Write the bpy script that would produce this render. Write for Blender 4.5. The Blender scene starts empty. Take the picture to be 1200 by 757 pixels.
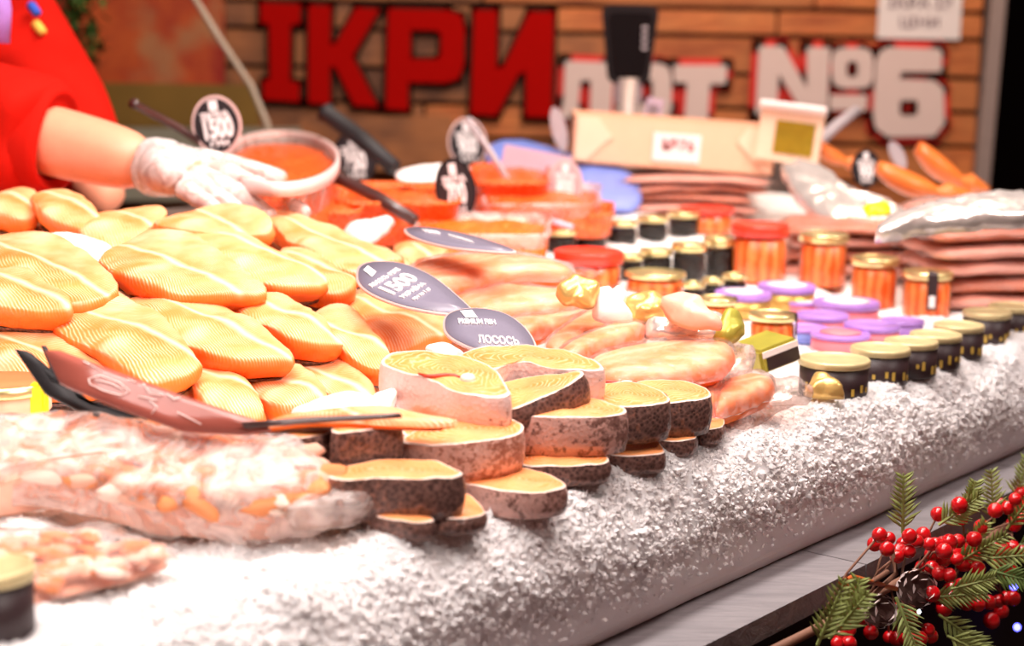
import bpy, bmesh, math, random
from mathutils import Vector, Matrix, noise
random.seed(7)
C = bpy.context.scene.collection
R = math.radians
# ---------------------------------------------------------------- camera (60 mm lens, f = 2000 px on a 1200 px frame)
F = 2000.0
PITCH = math.atan(338 / F); ROLL = R(1.0)
CAM = Vector((0, 0, 1.29))
FW = Vector((0, math.cos(PITCH), -math.sin(PITCH)))
U0 = Vector((0, math.sin(PITCH), math.cos(PITCH))); R0 = Vector((1, 0, 0))
RT = R0 * math.cos(ROLL) + U0 * math.sin(ROLL)
UP = U0 * math.cos(ROLL) - R0 * math.sin(ROLL)
cd = bpy.data.cameras.new('camera'); cam = bpy.data.objects.new('camera', cd); C.objects.link(cam)
m = Matrix((RT, UP, -FW)).transposed().to_4x4(); m.translation = CAM; cam.matrix_world = m
cd.sensor_width = 36; cd.lens = 36 * F / 1200; cd.clip_start = .05
cd.dof.use_dof = True; cd.dof.focus_distance = 1.45; cd.dof.aperture_fstop = 4.5
bpy.context.scene.camera = cam
# ---------------------------------------------------------------- world, lamps, exposure
w = bpy.data.worlds.new('world'); bpy.context.scene.world = w; w.use_nodes = True
w.node_tree.nodes['Background'].inputs[0].default_value = (1.0, .42, .33, 1)
w.node_tree.nodes['Background'].inputs[1].default_value = .24
vs = bpy.context.scene.view_settings
vs.view_transform = 'Standard'; vs.look = 'None'; vs.gamma = 1; vs.exposure = 0
UE = Vector((.617, .787, 0)); NE = Vector((-.787, .617, 0))          # along the counter edge / inward from it
def ts(t, s, z=0): return UE * t + NE * s + Vector((0, 0, z))
def area(name, loc, aim, sx, sy, power, col):
    l = bpy.data.lights.new(name, 'AREA'); l.shape = 'RECTANGLE'; l.size = sx; l.size_y = sy; l.energy = power; l.color = col
    o = bpy.data.objects.new(name, l); C.objects.link(o)
    z = (Vector(loc) - Vector(aim)).normalized(); x = UE.copy(); y = z.cross(x).normalized(); x = y.cross(z)
    mm = Matrix((x, y, z)).transposed().to_4x4(); mm.translation = Vector(loc); o.matrix_world = mm
    return o
area('counter_lamp', ts(1.05, .98, 2.35), ts(1.2, .98, .95), 2.2, .22, 45, (1, .90, .85))
area('front_fill_light', ts(1.05, .48, 2.4), ts(1.05, .9, .95), 2.2, .3, 23, (1, .82, .76))  # added fill for the ice rim and steak sides, no fixture known
for k in range(6):
    l = bpy.data.lights.new('spotlight', 'SPOT'); l.energy = 58; l.color = (1, .90, .84); l.spot_size = R(31); l.spot_blend = .7; l.shadow_soft_size = .05
    o = bpy.data.objects.new('spotlight', l); C.objects.link(o); p0 = ts(.35 + .38 * k, -.60, 2.2); q0 = ts(.35 + .38 * k, 1.35, 1.05)
    o.matrix_world = Matrix.Translation(p0) @ (q0 - p0).to_track_quat('-Z', 'Y').to_matrix().to_4x4()
area('sign_wall_fill', (.7, 2.9, 2.9), (.3, 4.1, 1.3), 2.4, .3, 35, (1, .76, .58))  # added light to brighten the plank wall, no fixture known

def ray(px, py): return FW + RT * ((px - 600) / F) + UP * ((378.5 - py) / F)
def at(px, py, z): d = ray(px, py); return CAM + d * ((z - CAM.z) / d.z)
def aty(px, py, Y): d = ray(px, py); return CAM + d * (Y / d.y)
def on_s(px, py, s):
    d = ray(px, py); return CAM + d * ((s - CAM.dot(NE)) / d.dot(NE))
def ice_z(P):
    s = P.dot(NE); return .95 + .10 * max(0, min(.9, s - .95))
def at_ice(px, py, h):
    z = .95 + h
    for _ in range(30): P = at(px, py, z); z = .5 * z + .5 * (ice_z(P) + h)
    return at(px, py, z)

# ---------------------------------------------------------------- materials
MAT = {}
class NT:
    def __init__(s, name):
        s.m = bpy.data.materials.new(name); s.m.use_nodes = True; s.t = s.m.node_tree; s.n = s.t.nodes
        s.b = s.n['Principled BSDF']; s.out = s.n['Material Output']
    def node(s, k, **kw):
        n = s.n.new(k)
        for a, v in kw.items(): setattr(n, a, v)
        return n
    def link(s, a, b): s.t.links.new(a, b)
    def math(s, op, a, b=None, c=None, clamp=False):
        n = s.node('ShaderNodeMath', operation=op, use_clamp=clamp)
        for i, v in enumerate((a, b, c)):
            if v is None: continue
            if isinstance(v, (int, float)): n.inputs[i].default_value = v
            else: s.link(v, n.inputs[i])
        return n.outputs[0]
    def coord(s, which='Object'): return s.node('ShaderNodeTexCoord').outputs[which]
    def noise(s, vec, scale, detail=3, rough=.5, dist=0):
        n = s.node('ShaderNodeTexNoise'); n.inputs['Scale'].default_value = scale; n.inputs['Detail'].default_value = detail
        n.inputs['Roughness'].default_value = rough; n.inputs['Distortion'].default_value = dist
        if vec is not None: s.link(vec, n.inputs['Vector'])
        return n.outputs['Fac']
    def ramp(s, fac, *stops):
        n = s.node('ShaderNodeValToRGB'); s.link(fac, n.inputs[0]); e = n.color_ramp.elements
        while len(e) < len(stops): e.new(.5)
        for k, (p, c) in enumerate(stops):
            e[k].position = p; e[k].color = (*c, 1) if not isinstance(c, (int, float)) else (c, c, c, 1)
        return n.outputs[0]
    def mix(s, f, a, b):
        n = s.node('ShaderNodeMix', data_type='RGBA')
        for v, i in ((f, 0), (a, 6), (b, 7)):
            if isinstance(v, (int, float)): n.inputs[i].default_value = v
            elif isinstance(v, tuple): n.inputs[i].default_value = (*v, 1)
            else: s.link(v, n.inputs[i])
        return n.outputs[2]
    def bump(s, h, strength=.3, dist=.002):
        n = s.node('ShaderNodeBump'); n.inputs['Strength'].default_value = strength; n.inputs['Distance'].default_value = dist
        s.link(h, n.inputs['Height']); s.link(n.outputs[0], s.b.inputs['Normal']); return n.outputs[0]
    def set(s, **kw):
        for k, v in kw.items():
            k = k.replace('_', ' ')
            if isinstance(v, tuple): s.b.inputs[k].default_value = (*v, 1)
            elif isinstance(v, (int, float)): s.b.inputs[k].default_value = v
            else: s.link(v, s.b.inputs[k])
        return s
def plain(name, col, rough=.5, metal=0, bumpy=0, scale=40, var=.12, coat=0, emit=0):
    t = NT(name); c = t.coord(); n = t.noise(c, scale, 4)
    dk = tuple(x * (1 - var) for x in col); lt = tuple(min(1, x * (1 + var)) for x in col)
    t.set(Base_Color=t.mix(n, dk, lt), Roughness=rough, Metallic=metal)
    t.b.inputs['Coat Weight'].default_value = coat
    if bumpy: t.bump(n, bumpy, .003)
    if emit: t.b.inputs['Emission Color'].default_value = (*col, 1); t.b.inputs['Emission Strength'].default_value = emit
    if rough >= .8: t.b.inputs['Specular IOR Level'].default_value = .08
    MAT[name] = t.m; return t.m

def salmon(name, base, line, freq, slope, pale, thick=.5):
    """flesh with chevron muscle lines either side of a pale centre line (local x = long axis)"""
    t = NT(name); c = t.coord(); sp = t.node('ShaderNodeSeparateXYZ'); t.link(c, sp.inputs[0])
    oi = t.node('ShaderNodeObjectInfo').outputs['Random']
    nz = t.noise(c, 22, 3); nf = t.noise(c, 160, 3)
    y0 = t.math('MULTIPLY_ADD', oi, .024, -.004)
    y = t.math('SUBTRACT', sp.outputs[1], y0); y = t.math('ADD', y, t.math('MULTIPLY_ADD', nz, .010, -.005))
    ay = t.math('ABSOLUTE', y)
    ph = t.math('ADD', t.math('MULTIPLY', sp.outputs[0], freq), t.math('MULTIPLY', t.math('POWER', ay, .8), -slope))
    ph = t.math('ADD', ph, t.math('MULTIPLY', nz, 8.0))
    sn = t.math('SINE', ph); sn = t.math('MULTIPLY_ADD', sn, .5, .5); ln = t.math('POWER', sn, 2.0)
    side = t.math('SMOOTHSTEP', ay, .012, .05) if False else t.math('MULTIPLY', ay, 22, clamp=True)
    ln = t.math('MULTIPLY', ln, t.math('MULTIPLY_ADD', side, .55, .42))
    ln = t.math('MULTIPLY', ln, t.ramp(t.noise(c, 38, 3), (.36, .12), (.6, 1.0)))
    ctr = t.math('SUBTRACT', 1.0, t.math('MULTIPLY', ay, 190), clamp=True)
    tot = t.math('MAXIMUM', ln, t.math('MULTIPLY', ctr, .85))
    nb = t.math('ADD', nz, t.math('MULTIPLY_ADD', oi, .3, -.15))
    col = t.mix(t.ramp(nb, (.35, 0.), (.75, 1.)), base, pale)
    up = t.math('MULTIPLY', y, 55, clamp=True); edge = t.math('SUBTRACT', 1.0, t.math('MULTIPLY', t.math('SUBTRACT', y, .035), 60, clamp=True))
    col = t.mix(t.math('MULTIPLY', up, .35), col, (.96, .50, .25))
    col = t.mix(t.ramp(t.noise(c, 13, 3), (.58, 0.), (.72, .45)), col, (1, .80, .62))
    col = t.mix(tot, col, line)
    # flesh is more saturated down its cut sides (attribute 'side')
    at_ = t.node('ShaderNodeAttribute', attribute_name='side').outputs['Fac']
    col = t.mix(at_, col, (.95, .20, .02))
    col = t.mix(t.math('MULTIPLY', nf, .18), col, (.8, .2, .06))
    t.set(Base_Color=col, Roughness=.42); t.b.inputs['Specular IOR Level'].default_value = .4
    h = t.math('ADD', t.math('MULTIPLY', tot, .6), t.math('MULTIPLY', nf, .5)); t.bump(h, .22, .002)
    MAT[name] = t.m
salmon('salmon_flesh', (.86, .19, .03), (1, .76, .52), 760, 1250, (.92, .33, .085))
salmon('salmon_flesh_pale', (.88, .24, .05), (1, .80, .56), 960, 1500, (.94, .40, .13))
def steak_top():
    t = NT('steak_flesh'); c = t.coord(); a = t.node('ShaderNodeAttribute', attribute_name='ring').outputs['Fac']
    nz = t.noise(c, 35, 3); nf = t.noise(c, 220, 3)
    ph = t.math('ADD', t.math('MULTIPLY', a, 60), t.math('MULTIPLY', nz, 44))
    ln = t.math('POWER', t.math('MULTIPLY_ADD', t.math('SINE', ph), .5, .5), 5.0)
    col = t.mix(t.ramp(nz, (.35, 0.), (.7, 1.)), (.90, .21, .035), (.95, .37, .10))
    col = t.mix(t.math('MULTIPLY', ln, .5), col, (1, .74, .5))
    col = t.mix(t.math('MULTIPLY', nf, .25), col, (.85, .28, .09))
    rim = t.ramp(a, (.0, 0.), (.93, 0.), (.975, 1.))
    col = t.mix(rim, col, (1, .80, .70))
    at_ = t.node('ShaderNodeAttribute', attribute_name='side').outputs['Fac']
    col = t.mix(at_, col, (.9, .25, .08))
    t.set(Base_Color=col, Roughness=.4); t.bump(t.math('ADD', ln, nf), .3, .0015)
    MAT['steak_flesh'] = t.m
steak_top()
def skin(name, light, dark, lo, hi, scale=330, spotmix=(.42, .58)):
    """fish skin: fine scales, dark freckles; blends light belly to dark back along local x"""
    t = NT(name); c = t.coord(); sp = t.node('ShaderNodeSeparateXYZ'); t.link(c, sp.inputs[0])
    v = t.node('ShaderNodeTexVoronoi'); v.inputs['Scale'].default_value = scale; t.link(c, v.inputs['Vector'])
    n = t.noise(c, 190, 4, .7); n2 = t.noise(c, 40, 3)
    k = t.math('MULTIPLY_ADD', sp.outputs[0], 1 / (hi - lo), -lo / (hi - lo), clamp=True)
    th = t.math('ADD', t.math('MULTIPLY', k, .62), t.math('MULTIPLY_ADD', n2, .6, -.35))
    f = t.math('MULTIPLY_ADD', t.math('SUBTRACT', th, t.math('MULTIPLY_ADD', n, 1.6, -.5)), 7.0, .5, clamp=True)
    col = t.mix(f, light, dark)
    col = t.mix(t.math('MULTIPLY', v.outputs['Distance'], .35), col, (.85, .45, .36))
    t.set(Base_Color=col, Roughness=.28, Metallic=.1); t.bump(v.outputs['Distance'], .5, .001)
    MAT[name] = t.m
skin('skin_silver', (.88, .66, .62), (.20, .09, .07), .00, .30)
skin('skin_grey', (.62, .38, .33), (.13, .06, .05), -.10, .14)
skin('skin_pink', (.80, .50, .42), (.36, .14, .09), -.09, .10)
skin('skin_dark', (.22, .085, .05), (.014, .009, .011), -.14, .03)
def ice():
    t = NT('crushed_ice'); c = t.coord(); n = t.noise(c, 260, 4, .65); v = t.node('ShaderNodeTexVoronoi'); v.inputs['Scale'].default_value = 120
    t.link(c, v.inputs['Vector'])
    t.set(Base_Color=t.mix(t.noise(c, 25, 3), (.93, .885, .88), (.97, .945, .94)), Roughness=.55); t.b.inputs['Specular IOR Level'].default_value = .3
    t.b.inputs['Subsurface Weight'].default_value = .55; t.b.inputs['Subsurface Radius'].default_value = (.008, .007, .0065)
    t.b.inputs['Subsurface Scale'].default_value = 1.0
    t.bump(t.math('ADD', n, v.outputs['Distance']), .2, .001); MAT['crushed_ice'] = t.m
ice()
def film(name, gloss=.25, milk=.10, col=(1, .9, .87), scale=55, lo=.2):
    t = NT(name); c = t.coord(); n = t.noise(c, scale, 4, .6, 1.2)
    bp = t.node('ShaderNodeBump'); bp.inputs['Strength'].default_value = .6; bp.inputs['Distance'].default_value = .004; t.link(n, bp.inputs['Height'])
    tr = t.node('ShaderNodeBsdfTransparent'); tr.inputs[0].default_value = (*[min(1, x * 1.02) for x in col], 1)
    gl = t.node('ShaderNodeBsdfGlossy'); gl.inputs['Roughness'].default_value = .14; t.link(bp.outputs[0], gl.inputs['Normal'])
    df = t.node('ShaderNodeBsdfDiffuse'); df.inputs[0].default_value = (*col, 1)
    fr = t.node('ShaderNodeFresnel'); fr.inputs['IOR'].default_value = 1.45; t.link(bp.outputs[0], fr.inputs['Normal'])
    m1 = t.node('ShaderNodeMixShader'); t.link(tr.outputs[0], m1.inputs[1]); t.link(df.outputs[0], m1.inputs[2])
    t.link(t.math('MULTIPLY', t.ramp(n, (.4, lo), (.65, 1.)), milk), m1.inputs[0])
    m2 = t.node('ShaderNodeMixShader'); t.link(m1.outputs[0], m2.inputs[1]); t.link(gl.outputs[0], m2.inputs[2])
    t.link(t.math('MULTIPLY', fr.outputs[0], gloss * 4, clamp=True), m2.inputs[0])
    t.link(m2.outputs[0], t.out.inputs['Surface']); MAT[name] = t.m
film('clear_film', .14, .14)
film('milky_film', .16, .6, (1, .88, .83), 40)
film('jar_glass', .12, .0, (1, .97, .95), 5)
film('tub_plastic', .07, .4, (.98, .84, .80), 20)
film('glove_film', .2, .75, (.98, .92, .90), 45, .45)
def roe(name, a, b):
    t = NT(name); c = t.coord(); v = t.node('ShaderNodeTexVoronoi'); v.inputs['Scale'].default_value = 190; t.link(c, v.inputs['Vector'])
    t.set(Base_Color=t.mix(t.ramp(v.outputs['Distance'], (.1, 0.), (.6, 1.)), a, b), Roughness=.2)
    inv = t.math('SUBTRACT', 1.0, v.outputs['Distance']); t.bump(inv, .9, .004); MAT[name] = t.m
roe('orange_roe', (.98, .22, .045), (.92, .12, .02))
roe('yellow_roe', (.95, .33, .04), (.8, .16, .02))
roe('black_roe', (.030, .016, .014), (.008, .006, .006))
def striped_flesh(name, a, b):
    t = NT(name); c = t.coord(); sp = t.node('ShaderNodeSeparateXYZ'); t.link(c, sp.inputs[0])
    n = t.noise(c, 60, 3); ang = t.math('ARCTAN2', sp.outputs[1], sp.outputs[0])
    f = t.math('MULTIPLY_ADD', t.math('SINE', t.math('ADD', t.math('MULTIPLY', ang, 13), t.math('MULTIPLY', n, 5))), .5, .5)
    t.set(Base_Color=t.mix(f, a, b), Roughness=.35); MAT[name] = t.m
striped_flesh('packed_salmon', (.98, .13, .015), (.98, .33, .09))
def wood(name, a, b, scale=9, patch=.6):
    t = NT(name); c = t.coord(); mp = t.node('ShaderNodeMapping'); mp.inputs['Scale'].default_value = (1, 6, 6); t.link(c, mp.inputs[0])
    oi = t.node('ShaderNodeObjectInfo').outputs['Random']
    n = t.noise(mp.outputs[0], scale, 5, .65, .8); k = t.noise(c, 5, 2)
    col = t.mix(t.ramp(n, (.3, 0.), (.7, 1.)), a, b); col = t.mix(t.math('MULTIPLY', oi, .55), col, tuple(x * .45 for x in a))
    col = t.mix(t.ramp(k, (.45, 0.), (.6, patch)), col, (.55, .20, .06))
    t.set(Base_Color=col, Roughness=.6); t.bump(n, .4, .004); MAT[name] = t.m
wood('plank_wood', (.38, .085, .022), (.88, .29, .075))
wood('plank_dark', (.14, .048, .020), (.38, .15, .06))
wood('ledge_wood', (.20, .185, .20), (.36, .33, .345), 14, 0)
P_ = plain
P_('red_letter', (.42, .002, .001), .9, var=.05); P_('white_letter', (.80, .62, .57), .5, var=.04); P_('red_trim', (.72, .02, .012), .5, var=.05)
P_('dark_joint', (.03, .012, .008), .8); P_('black_plastic', (.012, .010, .012), .6); P_('soft_black', (.02, .015, .016), .8)
P_('tag_face_sheen', (.20, .18, .24), .3, var=.06, scale=200); P_('tag_face_black', (.016, .014, .018), .4); P_('tag_rim', (.72, .50, .47), .5)  # first colour: lamp reflection painted grey-lilac onto black tag faces
P_('white_print', (.92, .86, .86), .5); P_('chalk', (.9, .72, .68), .7); P_('brown_handle', (.055, .022, .020), .35, coat=.3)
P_('gold_lid', (.86, .72, .34), .28, metal=.85, var=.1); P_('olive_lid', (.66, .54, .28), .42, metal=.3, var=.25, scale=60); P_('red_lid', (.90, .04, .015), .35, var=.05, coat=.3)
P_('purple_lid', (.40, .21, .62), .4, var=.2, scale=60); P_('pink_label', (.92, .22, .26), .45, var=.15); P_('gold_can', (.62, .38, .10), .35, metal=.6)
P_('white_lid_print', (.88, .82, .80), .45, var=.08); P_('dark_label', (.030, .014, .016), .45); P_('yellow_print', (.55, .36, .06), .5)
P_('cardboard', (.84, .50, .33), .75, var=.06, bumpy=.1); P_('cardboard_light', (.90, .62, .44), .75, var=.05)
P_('paper', (.88, .80, .78), .8, var=.04); P_('faded_ink', (.50, .22, .22), .8); P_('grey_ink', (.30, .22, .24), .8)
P_('gold_foil', (.50, .35, .03), .3, metal=.7, var=.4, bumpy=.8, scale=30); P_('gold_packet', (.80, .50, .16), .3, metal=.5, var=.35, bumpy=.8, scale=50)
P_('silver_foil', (.86, .78, .74), .22, metal=.6, var=.15, bumpy=1.0, scale=40); P_('olive_box', (.45, .40, .06), .35, metal=.3, var=.3)
P_('pack_pink', (.80, .42, .34), .4, var=.25, bumpy=.8, scale=20, coat=.3); P_('pack_brown', (.62, .22, .13), .4, var=.35, bumpy=.8, scale=22, coat=.3)
P_('blue_plastic', (.18, .24, .62), .4, var=.15); P_('mauve_plastic', (.62, .45, .55), .45)
P_('smoked_fish', (.95, .20, .035), .35, var=.3, bumpy=.5, scale=25, coat=.3)
P_('red_cloth', (.50, .008, .003), .85, var=.10, bumpy=.3, scale=30); P_('blue_cloth', (.05, .12, .60), .8); P_('yellow_cloth', (.85, .55, .10), .8); P_('dark_cloth', (.03, .03, .04), .8)
P_('human_skin', (.80, .33, .20), .5, var=.08, bumpy=.2, scale=60); P_('hair', (.05, .025, .012), .6, bumpy=.7); P_('eye_white', (.85, .82, .8), .3); P_('lip', (.6, .2, .17), .5)
P_('steel', (.42, .38, .35), .35, metal=.6, var=.1); P_('dark_floor', (.035, .022, .02), .5); P_('room_dark', (.018, .015, .018), .8)
P_('berry_red', (.62, .006, .010), .22, var=.2, coat=.5); P_('twig', (.22, .10, .06), .7); P_('needle_green', (.36, .44, .13), .55, var=.35); P_('needle_dark', (.17, .27, .07), .55, var=.3)
P_('cone_brown', (.10, .05, .04), .7); P_('snow_tip', (.75, .62, .60), .7); P_('kraft_paper', (.42, .27, .19), .75, bumpy=.6, scale=25); P_('orange_ribbon', (.65, .13, .02), .4)
P_('olive_panel', (.22, .12, .015), .7, var=.3, scale=6); P_('leaf_green', (.05, .11, .015), .6, var=.4); P_('glass_edge', (.45, .36, .27), .4); P_('frame_metal', (.42, .33, .30), .4, metal=.3)
P_('rim_plastic', (.80, .58, .55), .4, var=.06); P_('splash_grey', (.30, .29, .22), .5, var=.2); P_('acrylic_reflection', (.30, .075, .055), .28, var=.3, scale=12); P_('white_fat', (.95, .84, .80), .3, var=.05, bumpy=.3, scale=60); P_('bone', (.95, .70, .58), .4); P_('cut_red', (.55, .05, .02), .4)  # acrylic colour paints an orange reflection into a black tag
P_('trim_orange', (.93, .30, .10), .35, var=.2, bumpy=.4); P_('trim_pink', (.93, .50, .36), .35, var=.15, bumpy=.4); P_('trim_pale', (.95, .74, .62), .35, var=.1, bumpy=.4); P_('yellow_label', (.90, .70, .01), .4)
P_('screen_black', (.004, .004, .005), .15); P_('cool_bulb', (.10, .10, 1.0), .5, emit=9); P_('white_bulb', (.8, .85, 1.0), .5, emit=14); P_('red_bulb', (1, .03, .05), .5, emit=2); P_('tag_grey', (.42, .36, .38), .5)
def mural():
    t = NT('mural_print'); c = t.coord(); n = t.noise(c, 7, 4, .6, 1.0); n2 = t.noise(c, 6, 4)
    col = t.mix(t.ramp(n, (.35, 0.), (.65, 1.)), (.32, .014, .004), (.55, .09, .012))
    col = t.mix(t.ramp(n2, (.54, 0.), (.66, .7)), col, (.42, .22, .09)); t.set(Base_Color=col, Roughness=.6); MAT['mural_print'] = t.m
mural()

# ---------------------------------------------------------------- object helpers
def tag(o, label, cat, group=None, kind=None):
    if label: o['label'] = label
    if cat: o['category'] = cat
    if group: o['group'] = group
    if kind: o['kind'] = kind
    return o
def empty(name, mat4, label, cat, group=None):
    o = bpy.data.objects.new(name, None); C.objects.link(o); o.empty_display_size = .02
    o.matrix_world = mat4 if isinstance(mat4, Matrix) else Matrix.Translation(mat4)
    return tag(o, label, cat, group)
def mesh(name, verts, faces, mat, parent=None, smooth=True, attrs=None, m4=None):
    me = bpy.data.meshes.new(name); me.from_pydata([tuple(v) for v in verts], [], faces)
    if smooth: me.polygons.foreach_set('use_smooth', [True] * len(me.polygons))
    for k, vals in (attrs or {}).items():
        a = me.attributes.new(k, 'FLOAT', 'POINT'); a.data.foreach_set('value', vals)
    me.materials.append(MAT[mat]); me.update()
    o = bpy.data.objects.new(name, me); C.objects.link(o)
    if m4 is not None: o.matrix_world = m4
    if parent: o.parent = parent
    return o
def bm_obj(name, bm, mat, parent=None, smooth=True, m4=None):
    me = bpy.data.meshes.new(name); bmesh.ops.recalc_face_normals(bm, faces=bm.faces[:]); bm.to_mesh(me); bm.free()
    if smooth: me.polygons.foreach_set('use_smooth', [True] * len(me.polygons))
    me.materials.append(MAT[mat]); o = bpy.data.objects.new(name, me); C.objects.link(o)
    if m4 is not None: o.matrix_world = m4
    if parent: o.parent = parent
    return o
def box(bm, c, s, rot=None, bevel=0):
    r = bmesh.ops.create_cube(bm, size=1)['verts']
    bmesh.ops.scale(bm, verts=r, vec=s)
    if rot: bmesh.ops.transform(bm, verts=r, matrix=rot)
    bmesh.ops.translate(bm, verts=r, vec=c)
    if bevel:
        es = list({e for v in r for e in v.link_edges}); bmesh.ops.bevel(bm, geom=es, offset=bevel, segments=2, affect='EDGES')
def boxo(name, c, s, mat, parent=None, rot=None, bevel=.001, m4=None):
    bm = bmesh.new(); box(bm, c, s, rot, bevel); return bm_obj(name, bm, mat, parent, False, m4)
def lathe(name, prof, mat, parent=None, n=28, m4=None, squash=None, smooth=True):
    vs, fs = [], []
    for r, z in prof:
        for i in range(n):
            a = 2 * math.pi * i / n; rr = r * (squash(a) if squash else 1); vs.append((rr * math.cos(a), rr * math.sin(a), z))
    for k in range(len(prof) - 1):
        for i in range(n): fs.append((k * n + i, k * n + (i + 1) % n, (k + 1) * n + (i + 1) % n, (k + 1) * n + i))
    fs.append(tuple(range(n))[::-1]); fs.append(tuple((len(prof) - 1) * n + i for i in range(n)))
    o = mesh(name, vs, fs, mat, parent, smooth, m4=m4)
    return o
def tube_geo(pts, r, n=8):
    pts = [Vector(p) for p in pts]; vs, fs = [], []; ref = Vector((0, 0, 1))
    for i, p in enumerate(pts):
        d = (pts[min(i + 1, len(pts) - 1)] - pts[max(i - 1, 0)]).normalized()
        a = d.cross(ref if abs(d.z) < .9 else Vector((1, 0, 0))).normalized(); b = d.cross(a)
        rr = r[i] if isinstance(r, (list, tuple)) else r
        for k in range(n): q = 2 * math.pi * k / n; vs.append(p + a * rr * math.cos(q) + b * rr * math.sin(q))
    for i in range(len(pts) - 1):
        for k in range(n): fs.append((i * n + k, i * n + (k + 1) % n, (i + 1) * n + (k + 1) % n, (i + 1) * n + k))
    fs.append(tuple(range(n))[::-1]); fs.append(tuple((len(pts) - 1) * n + k for k in range(n)))
    return vs, fs
def tube(name, pts, r, mat, parent=None, n=8): v, f = tube_geo(pts, r, n); return mesh(name, v, f, mat, parent)
def local(parent, P): return parent.matrix_world.inverted() @ P
def catmull(P, n):
    out = []; m_ = len(P)
    for i in range(m_):
        p0, p1, p2, p3 = P[i - 1], P[i], P[(i + 1) % m_], P[(i + 2) % m_]
        for k in range(n):
            t = k / n
            out.append(.5 * ((2 * p1) + (p2 - p0) * t + (2 * p0 - 5 * p1 + 4 * p2 - p3) * t * t + (3 * p1 - p0 - 3 * p2 + p3) * t ** 3))
    return out
def resample(P, n):
    L = [0]
    for i in range(len(P)): L.append(L[-1] + (P[(i + 1) % len(P)] - P[i]).length)
    out = []; j = 0
    for k in range(n):
        d = L[-1] * k / n
        while L[j + 1] < d: j += 1
        f = (d - L[j]) / max(1e-9, L[j + 1] - L[j]); out.append(P[j].lerp(P[(j + 1) % len(P)], f))
    return out
def plane_frame(pts, z, tilt, roll, axis):
    cx = sum(p[0] for p in pts) / len(pts); cy = sum(p[1] for p in pts) / len(pts)
    O = at(cx, cy, z); N = Vector((math.sin(R(roll)), -math.sin(R(tilt)), math.cos(R(tilt)) * math.cos(R(roll)))).normalized()
    def hit(px, py): d = ray(px, py); return CAM + d * ((O - CAM).dot(N) / d.dot(N))
    A = hit(cx, cy); B = hit(cx + axis[0], cy + axis[1]); X = (B - A).normalized(); Y = N.cross(X)
    M = Matrix((X, Y, N)).transposed().to_4x4(); M.translation = O
    return M, hit
SEED = [0]
def outline(pts, M, hit, n=48, smooth=True, grow=1.0):
    inv = M.inverted(); W = [inv @ hit(*p) for p in pts]
    if smooth: W = catmull(W, 8)
    W = resample(W, n)
    a = sum(W[i].x * W[(i + 1) % n].y - W[(i + 1) % n].x * W[i].y for i in range(n))
    if a < 0: W.reverse()
    c = sum(W, Vector()) / n
    return [c + (p - c) * grow for p in W], c
def rings(name, W, c, spec, mat, parent, bump=0, freq=30, curl=0, close_top=True, close_bottom=True, wob=0):
    """spec: list of (scale toward centre, height, outward offset, side value, ring value)"""
    n = len(W); vs, fs, sd, rg = [], [], [], []; SEED[0] += 1; off = Vector((SEED[0] * 3.7, SEED[0] * 1.3, 0))
    Lx = max(abs(p.x - c.x) for p in W)
    for (s, h, o, sv, rv) in spec:
        for p in W:
            d = p - c; L = d.length; q = c + d * s + d / max(L, 1e-6) * o
            hh = h - curl * ((q.x - c.x) / Lx) ** 2
            nz = noise.noise(Vector((q.x, q.y, 0)) * freq + off)
            if bump: hh += bump * nz * (1 - .75 * sv)
            if wob: q = q + d / max(L, 1e-6) * wob * noise.noise(Vector((p.x, p.y, h * 2)) * 70 + off)
            vs.append((q.x, q.y, hh)); sd.append(sv); rg.append(rv)
    K = len(spec)
    for k in range(K - 1):
        for i in range(n): fs.append((k * n + i, (k + 1) * n + i, (k + 1) * n + (i + 1) % n, k * n + (i + 1) % n))
    def cap(k, rev):
        s, h, o, sv, rv = spec[k]
        vs.append((c.x, c.y, h + (bump * noise.noise(Vector((c.x, c.y, 0)) * freq + off) if bump else 0))); sd.append(sv); rg.append(rv if k else 0); ci = len(vs) - 1
        for i in range(n): fs.append((ci, k * n + (i + 1) % n, k * n + i) if rev else (ci, k * n + i, k * n + (i + 1) % n))
    if close_top: cap(0, False)
    if close_bottom: cap(K - 1, True)
    return mesh(name, vs, fs, mat, parent, True, {'side': sd, 'ring': rg})
AX = (110, 45)
def fillet(pts, z, label, tilt=11, roll=0, thick=.024, mat='salmon_flesh', axis=AX, grow=1.06, curl=.006, skinmat='skin_dark', group='salmon fillets heaped on the ice', name='salmon_fillet', skinlow=.86):
    M, hit = plane_frame(pts, z, tilt, roll, axis); W, c = outline(pts, M, hit, 48, True, grow)
    e = empty(name, M, label, 'fish fillet', group)
    sp = [(.2, .001, 0, 0, .2), (.4, .002, 0, 0, .4), (.6, .0025, 0, 0, .6), (.75, .002, 0, 0, .75), (.87, .001, 0, 0, .87), (.95, -.0003, 0, 0, .95), (.985, -.001, 0, 0, .97), (1, -.003, 0, .7, 1),
          (1, -thick * .30, .0008, 1, 1), (.985, -thick * .48, 0, 1, 1), (.92, -thick * .75, 0, 1, 1), (.88, -thick * skinlow, 0, 1, 1)]
    rings('flesh', W, c, sp, mat, e, .0075, 20, curl, True, False, wob=.003)
    sp = [(.88, -thick * skinlow, .0008, 1, 1), (.86, -thick, .0006, 1, 1), (.5, -thick - .001, 0, 1, 1)]
    rings('skin', W, c, sp, skinmat, e, 0, 26, curl, False, True)
    return e
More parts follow.
